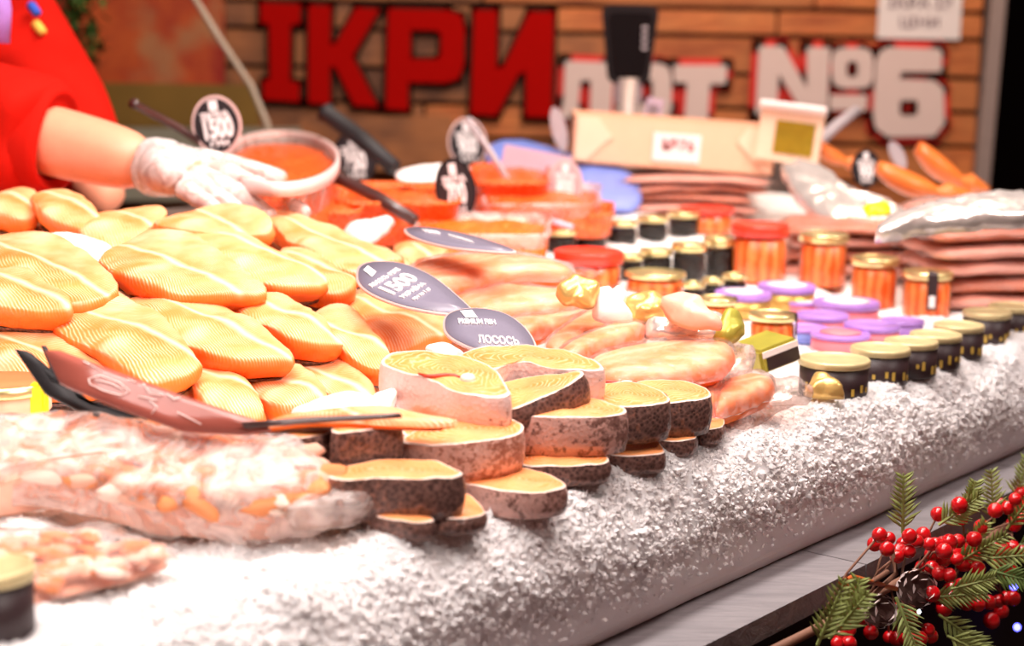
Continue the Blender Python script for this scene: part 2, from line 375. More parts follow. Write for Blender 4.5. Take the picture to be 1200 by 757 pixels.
def steak(pts, z, label, tilt=3, roll=0, thick=.028, skinmat='skin_silver', axis=(1, .1), bone=None, grow=1.0, rot=0):
    M, hit = plane_frame(pts, z, tilt, roll, axis); W, c = outline(pts, M, hit, 56, True, grow)
    e = empty('salmon_steak', M, label, 'fish steak', 'salmon steaks stacked on the ice')
    sp = [(s, .0015 * (1 - s * s), 0, 0, s) for s in (.12, .25, .4, .55, .7, .82, .9, .95, .98)]
    rings('flesh', W, c, sp + [(.995, -.0008, 0, 0, 1)], 'steak_flesh', e, .0016, 60, 0, True, False)
    sp = [(.995, -.0006, 0, 1, 1), (1, -.0022, .0003, 1, 1), (1, -thick * .35, .0016, 1, 1), (1, -thick * .7, .0014, 1, 1), (.99, -thick, 0, 1, 1), (.5, -thick, 0, 1, 1)]
    rings('skin', W, c, sp, skinmat, e, .0, 60, 0, False, True, .0008)
    if bone:
        b = hit(*bone); b = M.inverted() @ b
        o = lathe('bone', [(.001, .004), (.0045, .0045), (.006, .002), (.006, -.004)][::-1], 'bone', e, 12); o.location = (b.x, b.y, 0)
        a = [Vector((b.x - .004 - k * .007, b.y + .004 * math.sin(k * 1.3), .0016)) for k in range(6)]
        tube('belly_slit', a, [.0006, .0016, .002, .002, .0014, .0006], 'cut_red', e, 6)
    return e
def plate(name, pts, z, mat, tilt=5, roll=0, thick=.003, parent=None, axis=(1, 0), rim=None, smooth=False, label=None, cat=None, group=None, n=64):
    M, hit = plane_frame(pts, z, tilt, roll, axis); W, c = outline(pts, M, hit, n, smooth)
    e = empty(name, M, label, cat, group) if label else None
    sp = [(.5, 0, 0, 0, .5), (1, 0, 0, 0, 1), (1, -thick, 0, 1, 1), (.5, -thick, 0, 1, 1)]
    if rim:
        rings('rim', W, c, sp, rim, e)
        rings('face', W, c, [(.5, .0006, 0, 0, .5), (.955, .0006, 0, 0, 1), (.955, 0, 0, 1, 1)], mat, e, close_bottom=False)
    else: rings('board', W, c, sp, mat, e)
    return e, M, hit
def to_mesh(o):
    dg = bpy.context.evaluated_depsgraph_get(); dg.update(); me = bpy.data.meshes.new_from_object(o.evaluated_get(dg)); return me
def text_geo(s, bold=.02):
    cu = bpy.data.curves.new('t', 'FONT'); cu.body = s; cu.size = 1; cu.offset = bold; cu.align_x = 'CENTER'; cu.align_y = 'CENTER'; cu.extrude = .02
    o = bpy.data.objects.new('t', cu); C.objects.link(o); me = to_mesh(o); bpy.data.objects.remove(o)
    v = [x.co.copy() for x in me.vertices]; f = [tuple(p.vertices) for p in me.polygons]; return v, f
def text_on(name, s, O, X, Y, N, mat, parent, bold=.02, depth=.0006):
    """lettering in the plane (O; X = one em to the right, Y = one em up), local coordinates of the parent"""
    v, f = text_geo(s, bold); return mesh(name, [O + X * p.x + Y * p.y + N * (p.z / .02 * depth + depth * .8) for p in v], f, mat, parent, False)
def text_px(name, s, M, hit, c, dx, dy, parent, mat='white_print', bold=.03):
    inv = M.inverted(); O = inv @ hit(*c); X = inv @ hit(c[0] + dx[0], c[1] + dx[1]) - O; Y = inv @ hit(c[0] + dy[0], c[1] + dy[1]) - O
    return text_on(name, s, O + Vector((0, 0, .0008)), X, Y, Vector((0, 0, 1)), mat, parent, bold)

# ================================================================ SETTING
def struct(name, c, s, mat, **k): o = boxo(name, c, s, mat, **k); o['kind'] = 'structure'; return o
struct('floor', (0, 4, -.03), (14, 14, .06), 'dark_floor')
struct('ceiling', (0, 4, 3.5), (14, 14, .06), 'room_dark')
struct('wall_back', (0, 9.6, 1.7), (14, .1, 3.5), 'room_dark')
# plank wall that carries the shop sign
WY = 4.0
wr = aty(1150, 100, WY).x; wl = -1.75
wall = struct('wall_sign', ((wl + wr) / 2, WY + .05, 1.3), (wr - wl, .06, 2.6), 'dark_joint')
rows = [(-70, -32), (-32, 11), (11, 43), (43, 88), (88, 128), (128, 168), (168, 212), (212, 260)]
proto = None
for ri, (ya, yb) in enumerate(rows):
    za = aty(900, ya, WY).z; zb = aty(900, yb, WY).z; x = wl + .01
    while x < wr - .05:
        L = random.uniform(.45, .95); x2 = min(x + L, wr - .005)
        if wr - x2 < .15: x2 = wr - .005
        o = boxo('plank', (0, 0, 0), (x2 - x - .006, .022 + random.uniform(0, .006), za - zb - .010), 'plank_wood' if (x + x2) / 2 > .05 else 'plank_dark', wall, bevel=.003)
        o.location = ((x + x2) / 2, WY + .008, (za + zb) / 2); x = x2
# slim metal frame at the wall's right end
bm = bmesh.new(); box(bm, (0, 0, 0), (.035, .05, 2.6), bevel=.004)
tag(bm_obj('metal_post', bm, 'frame_metal', None, False, Matrix.Translation((wr + .02, WY, 1.3)) @ Matrix.Rotation(R(1.6), 4, 'Y')), 'thin grey metal post at the right end of the plank sign wall', 'post')

def wallp(px, py, dy=0.0): return aty(px, py, WY - .012 - dy)
def letter(name, label, polys, mat, trim, trimw, depth, group):
    loc = wallp(*polys[0][0]); e = empty(name, loc, label, 'letter', group)
    def build(nm, mt, off, ext, y):
        cu = bpy.data.curves.new(nm, 'CURVE'); cu.dimensions = '2D'; cu.fill_mode = 'BOTH'; cu.extrude = ext; cu.offset = off
        for poly in polys:
            sp = cu.splines.new('POLY'); sp.points.add(len(poly) - 1)
            for i, p in enumerate(poly):
                q = wallp(*p) - loc; sp.points[i].co = (q.x, q.z, 0, 1)
            sp.use_cyclic_u = True
        o = bpy.data.objects.new(nm, cu); C.objects.link(o); me = to_mesh(o); bpy.data.objects.remove(o)
        v = [(p.co.x, y - p.co.z, p.co.y) for p in me.vertices]; f = [tuple(p.vertices) for p in me.polygons]
        return mesh(nm, v, f, mt, e, False)
    build('letter_face', mat, 0, .006, -depth - .006)
    if trim:
        cu = None
        v, f = [], []
        for poly in polys:                                   # raised border strip following the contour
            n = len(poly); q = [wallp(*p) - loc for p in poly]
            for i in range(n):
                a, b = q[i], q[(i + 1) % n]; d = (b - a).normalized(); s = Vector((-d.z, 0, d.x)) * trimw; k = len(v); a = a - d * trimw; b = b + d * trimw
                for y in (0, -depth):
                    for pp in (a + s, b + s, b - s, a - s): v.append((pp.x, y, pp.z))
                f += [(k + 4, k + 5, k + 6, k + 7), (k, k + 1, k + 5, k + 4), (k + 1, k + 2, k + 6, k + 5), (k + 2, k + 3, k + 7, k + 6), (k + 3, k, k + 4, k + 7)]
        mesh('letter_border', v, f, trim, e, False)
    return e
def rrect(x0, y0, x1, y1, c): return [(x0 + c, y0), (x1 - c, y0), (x1 - c * .3, y0 + c * .3), (x1, y0 + c), (x1, y1 - c), (x1 - c * .3, y1 - c * .3), (x1 - c, y1), (x0 + c, y1), (x0 + c * .3, y1 - c * .3), (x0, y1 - c), (x0, y0 + c), (x0 + c * .3, y0 + c * .3)]
GR = 'tall red letters of the shop sign'; GW = 'white red-edged characters of the shop sign'
letter('sign_letter', 'tall red letter І, first letter of the word on the sign', [[(307, 3), (354, 5), (353, 28), (342, 29), (341, 95), (352, 97), (352, 119), (310, 116), (310, 94), (318, 93), (317, 28), (307, 27)]], 'red_letter', 'dark_joint', .009, .012, GR)
letter('sign_letter', 'tall red letter К, second letter of the word on the sign', [[(363, 6), (389, 7), (388, 52), (394, 52), (418, 9), (446, 11), (414, 66), (444, 125), (416, 123), (394, 78), (388, 78), (388, 122), (363, 120)]], 'red_letter', 'dark_joint', .009, .012, GR)
letter('sign_letter', 'tall red letter Р, third letter of the word on the sign', [[(456, 10), (525, 12), (541, 18), (545, 34), (544, 76), (538, 92), (522, 97), (479, 96), (479, 129), (453, 127)], [(482, 35), (482, 69), (513, 69), (517, 64), (517, 40), (513, 36)]], 'red_letter', 'dark_joint', .009, .012, GR)
letter('sign_letter', 'tall red letter И, last letter of the word on the sign', [[(556, 12), (583, 12), (582, 80), (590, 78), (620, 14), (649, 14), (646, 137), (616, 136), (616, 84), (608, 86), (582, 135), (552, 133)]], 'red_letter', 'dark_joint', .009, .012, GR)
letter('sign_letter', 'white small letter л with red edge, beside the tall red letters', [[(662, 71), (712, 73), (719, 78), (715, 140), (691, 140), (692, 94), (680, 94), (677, 128), (670, 138), (655, 137), (660, 120)]], 'white_letter', 'red_trim', .015, .012, GW)
letter('sign_letter', 'white small letter о with red edge, half behind the black scale display', [rrect(727, 74, 786, 140, 14), rrect(748, 92, 764, 122, 5)], 'white_letter', 'red_trim', .015, .012, GW)
letter('sign_letter', 'white small letter т with red edge above the cardboard box', [[(788, 76), (851, 76), (849, 98), (831, 98), (828, 141), (801, 141), (804, 97), (789, 96)]], 'white_letter', 'red_trim', .015, .012, GW)
letter('sign_letter', 'white capital N with red edge in the numero sign', [[(888, 54), (916, 54), (944, 104), (944, 55), (971, 56), (967, 134), (940, 134), (911, 86), (908, 134), (884, 133)]], 'white_letter', 'red_trim', .015, .012, GW)
letter('sign_letter', 'small raised white letter o with red edge beside the capital N', [rrect(973, 56, 1021, 103, 12), rrect(990, 72, 1003, 90, 4)], 'white_letter', 'red_trim', .012, .012, GW)
letter('sign_letter', 'short white bar with red edge under the raised o', [[(971, 111), (1014, 111), (1013, 129), (970, 128)]], 'white_letter', 'red_trim', .012, .012, GW)
letter('sign_letter', 'large white digit 6 with red edge at the end of the sign', [[(1040, 55), (1098, 57), (1101, 62), (1100, 84), (1054, 84), (1051, 92), (1092, 94), (1103, 104), (1104, 144), (1092, 159), (1038, 160), (1024, 150), (1021, 136), (1024, 72), (1030, 60)], rrect(1052, 117, 1073, 135, 3)], 'white_letter', 'red_trim', .015, .012, GW)
# paper notice
M = Matrix.Translation(wallp(1078, 12, .01)); e = empty('paper_notice', M, 'white paper notice with faint printing at the top right of the plank wall', 'notice')
boxo('sheet', (0, 0, .03), (.19, .002, .19), 'paper', e, bevel=0)
text_on('print', 'ІКРА ІЗ', Vector((0, -.002, .015)), Vector((.04, 0, 0)), Vector((0, 0, .034)), Vector((0, -1, 0)), 'grey_ink', e)
text_on('print', 'ЦІНИ', Vector((0, -.002, -.028)), Vector((.036, 0, 0)), Vector((0, 0, .03)), Vector((0, -1, 0)), 'grey_ink', e)
# mural on the left of the wall, olive board below
def wallboard(name, pts, dy, thick, mat, label, cat):
    O = aty(*pts[0], WY - dy); v = []; n = len(pts)
    for y in (0, thick):
        for p in pts: q = aty(*p, WY - dy) - O; v.append((q.x, y, q.z))
    f = [tuple(range(n))[::-1], tuple(range(n, 2 * n))] + [(i, (i + 1) % n, n + (i + 1) % n, n + i) for i in range(n)]
    return tag(mesh(name, v, f, mat, None, False, m4=Matrix.Translation(O)), label, cat)
wallboard('mural', [(-120, -90), (232, -60), (262, 5), (262, 100), (-120, 92)], .06, .02, 'mural_print', 'red and orange printed mural board on the left of the plank wall', 'mural')
wallboard('olive_board', [(-120, 93), (298, 100), (304, 148), (-120, 150)], .08, .02, 'olive_panel', 'dull olive board below the red mural', 'board')
wallboard('metal_splashback', [(88, 150), (352, 150), (352, 235), (60, 235)], .14, .02, 'splash_grey', 'grey-green metal panel low behind the hand and bucket', 'panel')
wallboard('striped_board', [(352, 138), (528, 136), (545, 180), (540, 200), (350, 200)], .10, .02, 'plank_dark', 'low reddish board below the tall red letters', 'board')
v, f = tube_geo([aty(205, -40, 3.2), aty(257, 45, 3.2), aty(294, 100, 3.2), aty(313, 145, 3.2), aty(320, 200, 3.2)], .006, 8)
tag(mesh('glass_screen_edge', v, f, 'glass_edge'), 'pale curved edge of a glass screen in front of the mural', 'glass screen')
# garland of leaves behind the vendor
vs_, fs_ = [], []
for k in range(260):
    c = aty(random.uniform(42, 70), random.uniform(-30, 75), 3.4) + Vector((random.gauss(0, .02) + .02, random.gauss(0, .03), 0)); 
    c.x += max(0, (1.6 - c.z)) * .12
    d = Vector((random.gauss(0, 1), random.gauss(0, 1), random.gauss(0, 1))).normalized(); a = d.cross(Vector((0, .3, 1))).normalized()
    i = len(vs_); vs_ += [c - d * .02, c + a * .007, c + d * .02, c - a * .007]; fs_.append((i, i + 1, i + 2, i + 3))
tag(mesh('leaf_garland', vs_, fs_, 'leaf_green', None, False), 'blurred green leafy garland hanging behind the red sleeve', 'garland', kind='stuff')
# fairy lights in the dark on the right
def bulb(px, py, Y, r, mat, label, loc=None):
    P = loc if loc is not None else aty(px, py, Y)
    if loc is None:
        e_ = empty('light_bulb', P, label, 'light bulb', 'coloured lights around the stall'); lathe('lamp', [(.15 * r, -r), (.7 * r, -.7 * r), (r, 0), (.7 * r, .7 * r), (.15 * r, r)], mat, e_, 10)
        tube('cord', [(0, 0, r), (0, 0, 3.47 - P.z)], .003, 'soft_black', e_, 5); return
    tag(lathe('light_bulb', [(.15 * r, -r), (.7 * r, -.7 * r), (r, 0), (.7 * r, .7 * r), (.15 * r, r)], mat, None, 10, Matrix.Translation(P)), label, 'light bulb', 'coloured lights around the stall')
bulb(1187, 113, 7.5, .018, 'cool_bulb', 'blue light glowing in the dark right of the wall')
bulb(1201, 70, 7.5, .018, 'red_bulb', 'small red light at the right picture edge')
bulb(1157, 160, 7.5, .016, 'red_bulb', 'dim red light low in the dark beside the metal post')
boxo('dark_cabinet', (0, 0, 0), (1.1, .5, 2.2), 'soft_black', m4=Matrix.Translation((2.35, 6.2, 1.1))); tag(bpy.data.objects['dark_cabinet'], 'tall dark cabinet in the gloom right of the plank wall', 'cabinet')

# ---------------------------------------------------------------- counter
def prism_ts(name, poly, t0, t1, mat, parent=None, steps=1):
    n = len(poly); v = []; f = []
    for k in range(steps + 1):
        t = t0 + (t1 - t0) * k / steps
        v += [ts(t, s, z) for s, z in poly]
    for k in range(steps):
        for i in range(n): f.append((k * n + i, k * n + (i + 1) % n, (k + 1) * n + (i + 1) % n, (k + 1) * n + i))
    f += [tuple(range(n)), tuple(steps * n + i for i in range(n))[::-1]]
    return mesh(name, v, f, mat, parent, False)
ctr = empty('display_counter', ts(1.3, 1.2, 0), 'long market counter with a pale wooden ledge, heaped with crushed ice', 'counter')
def reparent(o, p): o.parent = p; o.matrix_parent_inverse = p.matrix_world.inverted(); return o
reparent(prism_ts('counter_body', [(.66, 0), (1.80, 0), (1.80, .82), (.66, .82)], -1.2, 3.3, 'soft_black'), ctr)
tt = -1.2
while tt < 3.3:
    t2 = min(3.3, tt + .42); reparent(prism_ts('ledge_board', [(.638, .820), (.78, .820), (.78, .84), (.638, .84)], tt + .001, t2 - .001, 'ledge_wood'), ctr); tt = t2
reparent(prism_ts('back_trim', [(1.78, .82), (1.86, .82), (1.86, 1.04), (1.78, 1.04)], -1.2, 3.3, 'steel'), ctr)
# ice: swept profile with grains pushed in and out, plus loose lumps
prof = []
N1 = 44
for k in range(N1): s = 1.775 - (1.775 - .91) * (k / N1) ** .7; prof.append((s, .95 + .10 * max(0, min(.9, s - .95))))
for k in range(56): prof.append((.91 - .155 * k / 56, .95))
for k in range(0, 31): prof.append((.755 - .059 * math.sin(R(3 * k)), .95 - .060 + .060 * math.cos(R(3 * k))))
for k in range(1, 18): prof.append((.696 - .003 * math.sin(k / 17 * 3.1) + .005 * k / 17, .890 - .049 * k / 17))
T0, T1, NTT = .35, 2.75, 900
vs_, fs_ = [], []
for i in range(NTT + 1):
    t = T0 + (T1 - T0) * (i / NTT) ** 1.0
    for j, (s, z) in enumerate(prof):
        if j == 0: nx, nz = 0, 1
        a = prof[max(0, j - 1)]; b = prof[min(len(prof) - 1, j + 1)]; dx, dz = b[0] - a[0], b[1] - a[1]; L = math.hypot(dx, dz); nx, nz = dz / L, -dx / L
        p = Vector((t * 1.0, s, z)); top = max(0, nz); fall = .12 + .88 * top
        d = .0028 * noise.noise(p * 130) + .0022 * abs(noise.noise(p * 260)); d *= fall
        d += .006 * math.exp(-((s - .735) / .025) ** 2) * top + (.008 * top + .0015) * noise.noise(p * 28) + .007 * noise.noise(p * 6)
        if z < .85: d *= .3
        vs_.append(ts(t, s + nx * d, z + nz * d))
n = len(prof)
for i in range(NTT):
    for j in range(n - 1): a = i * n + j; fs_.append((a, a + 1, a + n + 1, a + n))
ivs = [Vector(v) for v in ((1, 0, 0), (-1, 0, 0), (0, 1, 0), (0, -1, 0), (0, 0, 1), (0, 0, -1))]; ifs = [(0, 2, 4), (2, 1, 4), (1, 3, 4), (3, 0, 4), (2, 0, 5), (1, 2, 5), (3, 1, 5), (0, 3, 5)]
def lump(P, r, V, Fc):
    k = len(V); sc = Vector((random.uniform(.6, 1.3), random.uniform(.6, 1.3), random.uniform(.5, 1)))
    rot = Matrix.Rotation(random.uniform(0, 6), 3, (random.random(), random.random(), random.random() + .1))
    for v in ivs: V.append(P + rot @ Vector((v.x * sc.x, v.y * sc.y, v.z * sc.z)) * r * random.uniform(.8, 1.15))
    Fc.extend(tuple(a + k for a in f) for f in ifs)
nv = len(vs_); cand = [k for k in range(nv) if prof[k % n][0] < .99 and prof[k % n][1] > .86]
for _ in range(150000):
    k = random.choice(cand); z = prof[k % n][1]
    if random.random() < max(.12, (z - .865) / .035): lump(vs_[k] + Vector((random.uniform(-.003, .003), random.uniform(-.003, .003), random.uniform(-.0018, -.0002))), random.uniform(.0013, .0026) * (1.5 if random.random() < .12 else 1), vs_, fs_)
tag(mesh('crushed_ice', vs_, fs_, 'crushed_ice', None, False), 'white crushed ice heaped on the counter with a sloping front', 'ice', kind='stuff')

# ================================================================ SALMON FILLETS
def hz(pts):
    cy = sum(p[1] for p in pts) / len(pts); return .985 + (470 - cy) / 230 * .115
fl = [
 ('U', [(-30, 395), (60, 380), (200, 400), (330, 420), (450, 430), (430, 470), (250, 480), (100, 470), (-30, 450)], -.026, 'broad salmon fillet at the bottom of the heap, mostly hidden', 14, 'salmon_flesh'),
 ('U', [(-30, 330), (80, 340), (250, 330), (400, 350), (430, 400), (300, 400), (100, 400), (-30, 390)], -.026, 'salmon fillet showing as deep orange gaps in the middle of the heap', 14, 'salmon_flesh'),
 ('U', [(-30, 262), (80, 258), (250, 268), (430, 290), (440, 330), (300, 345), (100, 340), (-30, 320)], -.028, 'salmon fillet buried under the upper layer of the heap', 14, 'salmon_flesh'),
 ('I', [(-30, 250), (20, 245), (60, 262), (70, 285), (0, 290), (-30, 280)], -.014, 'dark-edged fillet end under the two chunks at the top left of the heap', 10, 'salmon_flesh'),
 ('I', [(-25, 226), (10, 216), (38, 221), (42, 238), (30, 252), (0, 250), (-25, 245)], .002, 'small ringed fillet end at the far left top of the heap', 22, 'salmon_flesh'),
 ('I', [(40, 226), (62, 216), (92, 228), (118, 252), (104, 262), (75, 258), (50, 248)], .004, 'thick orange fillet chunk on top of the heap under the forearm', 18, 'salmon_flesh'),
 ('I', [(96, 266), (118, 244), (150, 238), (188, 243), (180, 260), (142, 278), (112, 276)], .0, 'thin wavy yellow-orange fillet flap below the vendor wrist', 14, 'salmon_flesh'),
 ('I', [(186, 258), (218, 244), (255, 238), (298, 247), (314, 264), (270, 268), (220, 266)], .004, 'fillet with upturned edge right under the gloved fingers', 12, 'salmon_flesh_pale'),
 ('I', [(305, 242), (340, 244), (400, 268), (466, 297), (446, 300), (410, 312), (370, 295), (325, 266)], -.004, 'long yellowish fillet sloping down right from the fingertips', 12, 'salmon_flesh_pale'),
 ('I', [(466, 286), (498, 281), (522, 290), (505, 300), (472, 301)], -.03, 'small fillet end below the dark flat tag at the right of the heap', 8, 'salmon_flesh'),
 ('H', [(335, 284), (370, 296), (412, 324), (398, 334), (362, 332), (330, 312)], -.005, 'ragged-ended fillet left of the grey-sheened oval tag', 11, 'salmon_flesh'),
 ('H', [(216, 272), (270, 269), (320, 288), (376, 318), (352, 325), (312, 325), (262, 300)], .002, 'pale fillet with white centre line, second in the third layer', 11, 'salmon_flesh_pale'),
 ('H', [(124, 300), (140, 284), (172, 268), (220, 275), (270, 303), (304, 328), (270, 335), (205, 336), (152, 322)], .008, 'large pale fillet with clear curved muscle lines in the middle of the heap', 12, 'salmon_flesh_pale'),
 ('W', [(40, 277), (75, 269), (126, 287), (128, 300), (110, 306), (90, 296)], .003, 'white skinless tail flap between two left fillets', 12, 'white_fat'),
 ('H', [(-30, 278), (30, 268), (80, 282), (128, 322), (112, 338), (72, 346), (20, 328), (-30, 315)], .010, 'large chevron-marked fillet at the left picture edge, uppermost of two', 13, 'salmon_flesh'),
 ('H', [(-35, 318), (15, 308), (55, 330), (78, 350), (45, 356), (-30, 350)], .014, 'fillet with thick orange end at the left picture edge, overlapped by the chevron-marked one', 15, 'salmon_flesh'),
 ('G', [(404, 346), (440, 342), (500, 358), (528, 378), (492, 392), (455, 402), (432, 384)], -.012, 'fillet shaded by the grey-sheened oval price tag', 11, 'salmon_flesh'),
 ('G', [(366, 364), (396, 356), (426, 374), (456, 412), (446, 420), (416, 414), (388, 395)], -.002, 'fillet with pale edge beside the largest silver steak', 12, 'salmon_flesh_pale'),
 ('G', [(272, 352), (308, 341), (345, 350), (392, 386), (386, 392), (345, 392), (318, 380)], .003, 'short thick fillet with bright orange cut end, centre of the second layer', 12, 'salmon_flesh_pale'),
 ('G', [(144, 352), (180, 340), (240, 347), (298, 378), (336, 406), (312, 412), (270, 412), (215, 396)], .006, 'broad fillet with white centre line in the second layer', 13, 'salmon_flesh_pale'),
 ('G', [(60, 370), (104, 346), (140, 344), (190, 374), (222, 408), (226, 418), (202, 430), (168, 434), (118, 408)], .010, 'large coarse fillet with wide white stripe above the folded tag', 14, 'salmon_flesh'),
 ('F', [(-25, 388), (25, 368), (55, 369), (98, 404), (122, 432), (60, 442), (0, 440), (-28, 428)], .006, 'pale-edged fillet at the left picture edge behind the folded tag', 14, 'salmon_flesh'),
 ('F', [(345, 426), (374, 414), (404, 421), (436, 448), (426, 456), (395, 458), (366, 448)], -.004, 'small ribbed fillet, rightmost of three at the foot of the heap', 14, 'salmon_flesh_pale'),
 ('F', [(288, 434), (318, 421), (350, 428), (380, 455), (370, 466), (340, 474), (312, 466)], .0, 'small ribbed fillet, middle of three at the foot of the heap', 14, 'salmon_flesh_pale'),
 ('F', [(224, 430), (246, 421), (278, 436), (304, 468), (298, 480), (268, 480), (238, 466)], .004, 'small ribbed fillet, leftmost of three at the foot of the heap', 15, 'salmon_flesh_pale'),
 ('F', [(168, 452), (196, 446), (232, 456), (260, 478), (235, 482), (198, 472)], .002, 'thin dark-skinned fillet edge poking from behind the folded tag', 14, 'salmon_flesh'),
]
for k, (row, pts, dz, lab, tl, mt) in enumerate(fl):
    fillet(pts, hz(pts) + dz, lab, tilt=tl, mat=mt, thick=.02 if row == 'U' else .026, grow=1.12 if row in 'U' else 1.09, skinlow=.86,
           axis=(110, 45) if row not in ('I',) or k > 7 else (60, 30))

# ================================================================ SALMON STEAKS
st = [
 ([(466, 492), (500, 480), (548, 484), (566, 494), (525, 502), (485, 515)], 1.000, 'steak mostly hidden behind the pink-skinned one, only its orange top showing', 3, .028, 'skin_silver', None),
 ([(535, 420), (558, 408), (600, 404), (650, 408), (692, 420), (708, 432), (680, 434), (640, 430), (610, 424), (575, 432)], 1.035, 'rearmost steak with blown-out white belly side, behind the wedge', 5, .030, 'skin_silver', None),
 ([(690, 470), (702, 452), (740, 446), (776, 458), (784, 470), (758, 475), (716, 476)], 1.008, 'dark freckled steak left of its twin near the vacuum packs', 3, .031, 'skin_dark', None),
 ([(735, 452), (775, 444), (815, 449), (833, 460), (826, 467), (790, 471), (755, 470)], 1.000, 'rightmost tall black-skinned steak below the wrapped fillet', 3, .031, 'skin_dark', (735, 453)),
 ([(586, 480), (620, 468), (690, 466), (734, 480), (716, 487), (670, 489), (620, 487)], 1.008, 'wide grey freckled steak under the black wedge', 3, .031, 'skin_grey', None),
 ([(552, 468), (575, 452), (610, 443), (650, 437), (684, 436), (668, 450), (640, 463), (606, 478), (580, 480)], 1.021, 'wedge-shaped steak with black freckled back, topmost beside the big silver steak', 9, .023, 'skin_dark', None),
 ([(446, 424), (460, 413), (500, 411), (550, 419), (580, 432), (592, 448), (597, 463), (565, 465), (530, 457), (498, 443), (465, 434)], 1.035, 'big tilted steak with pale silver skin and belly slit, front of the heap', 8, .030, 'skin_silver', (548, 446)),
 ([(772, 514), (788, 501), (810, 502), (816, 512), (798, 517)], .968, 'small steak end half sunk in ice, second from the right', 2, .014, 'skin_dark', None),
 ([(814, 497), (830, 487), (848, 492), (845, 500), (826, 503)], .968, 'smallest steak end at the right of the group, half sunk in ice', 2, .014, 'skin_dark', None),
 ([(711, 530), (730, 515), (764, 515), (779, 529), (760, 533), (730, 534)], .968, 'steak sunk in ice below the tall dark twins', 2, .016, 'skin_dark', None),
 ([(606, 534), (645, 522), (698, 528), (714, 540), (690, 545), (650, 546), (615, 545)], .974, 'flat steak sunk in ice under the grey freckled one', 2, .016, 'skin_dark', None),
 ([(536, 562), (580, 547), (635, 553), (664, 568), (640, 576), (600, 576), (560, 569)], .972, 'flat steak with grey-white mottled skin sunk in the front ice', 2, .020, 'skin_grey', None),
 ([(470, 516), (500, 498), (545, 487), (592, 488), (614, 500), (600, 511), (552, 518), (500, 522)], 1.004, 'rounded steak with pink scaly skin, centre front', 4, .030, 'skin_pink', None),
 ([(498, 604), (516, 588), (545, 578), (568, 597), (560, 605), (530, 609)], .966, 'flat steak on the ice right of the lowest dark one', 2, .012, 'skin_dark', None),
 ([(380, 552), (440, 540), (500, 538), (541, 552), (531, 559), (490, 561), (440, 560), (400, 562)], .995, 'brown freckled steak below the black one, beside the plastic bag', 2, .030, 'skin_dark', None),
 ([(424, 598), (448, 594), (490, 601), (509, 609), (482, 612), (450, 607)], .968, 'lowest and nearest steak with black skin, lying on the ice', 2, .014, 'skin_dark', None),
 ([(388, 503), (402, 494), (440, 489), (465, 491), (468, 497), (434, 503), (398, 507)], 1.018, 'tall black-skinned steak under the edge-on tag', 2, .032, 'skin_dark', None),
 ([(330, 508), (350, 498), (384, 496), (392, 503), (370, 510), (345, 513)], 1.014, 'steak end with pale top left of the tall black one', 2, .028, 'skin_dark', None),
]
for pts, z, lab, tl, th, sk, bn in st: steak(pts, z, lab, tl, -15 if 'wedge-shaped' in lab else 0, thick=th, skinmat=sk, bone=bn)
# scraps
fillet([(345, 472), (370, 463), (405, 458), (440, 462), (452, 472), (430, 480), (380, 482)], 1.02, 'white belly scrap lying before the ribbed fillets', 14, mat='white_fat', thick=.010, skinmat='white_fat', name='belly_scrap', group=None)
fillet([(436, 466), (455, 458), (464, 462), (458, 476), (440, 480)], 1.015, 'small white scrap against the big silver steak', 14, mat='white_fat', thick=.008, skinmat='white_fat', name='belly_scrap', group=None)
fillet([(500, 404), (520, 400), (540, 408), (535, 416), (505, 412)], 1.02, 'round white scrap behind the big silver steak', 12, mat='white_fat', thick=.010, skinmat='white_fat', name='belly_scrap', group=None)
fillet([(290, 492), (320, 486), (390, 486), (470, 480), (530, 487), (460, 492), (380, 494), (310, 496)], 1.024, 'thin salmon slice lying along the edge-on tag', 3, mat='salmon_flesh', thick=.006, name='salmon_slice', group=None)

# ================================================================ VACUUM PACKS OF FISH (centre)
def vac_fish(pts, z, label, tilt=6, mat='packed_fillet', fm='clear_film', thick=.018, fgrow=1.28, cat='fish pack'):
    M, hit = plane_frame(pts, z, tilt, 0, (100, -20)); W, c = outline(pts, M, hit, 44, True)
    e = empty('vacuum_packed_fillet', M, label, cat, 'wrapped fish portions beside the steaks')
    sp = [(.3, .004, 0, 0, .3), (.6, .004, 0, 0, .6), (.8, .002, 0, 0, .8), (.93, -.001, 0, .1, .93), (1, -.005, 0, .8, 1), (1, -thick * .6, .002, 1, 1), (.95, -thick, 0, 1, 1)]
    rings('flesh', W, c, sp, mat, e, .003, 9)
    sp = [(.3, .0065, 0, 0, 0), (.6, .0065, 0, 0, 0), (.85, .004, 0, 0, 0), (.98, .0, .002, 0, 0), (1.03, -thick * .55, .003, 0, 0), (fgrow, -thick * .5, 0, 0, 0), (fgrow + .03, -thick * .45, 0, 0, 0)]
    rings('plastic_wrap', W, c, sp, fm, e, .0012, 30, close_bottom=False, wob=.006)
    return e
salmon('packed_fillet', (.90, .25, .08), (1, .66, .44), 90, 120, (.95, .40, .18))
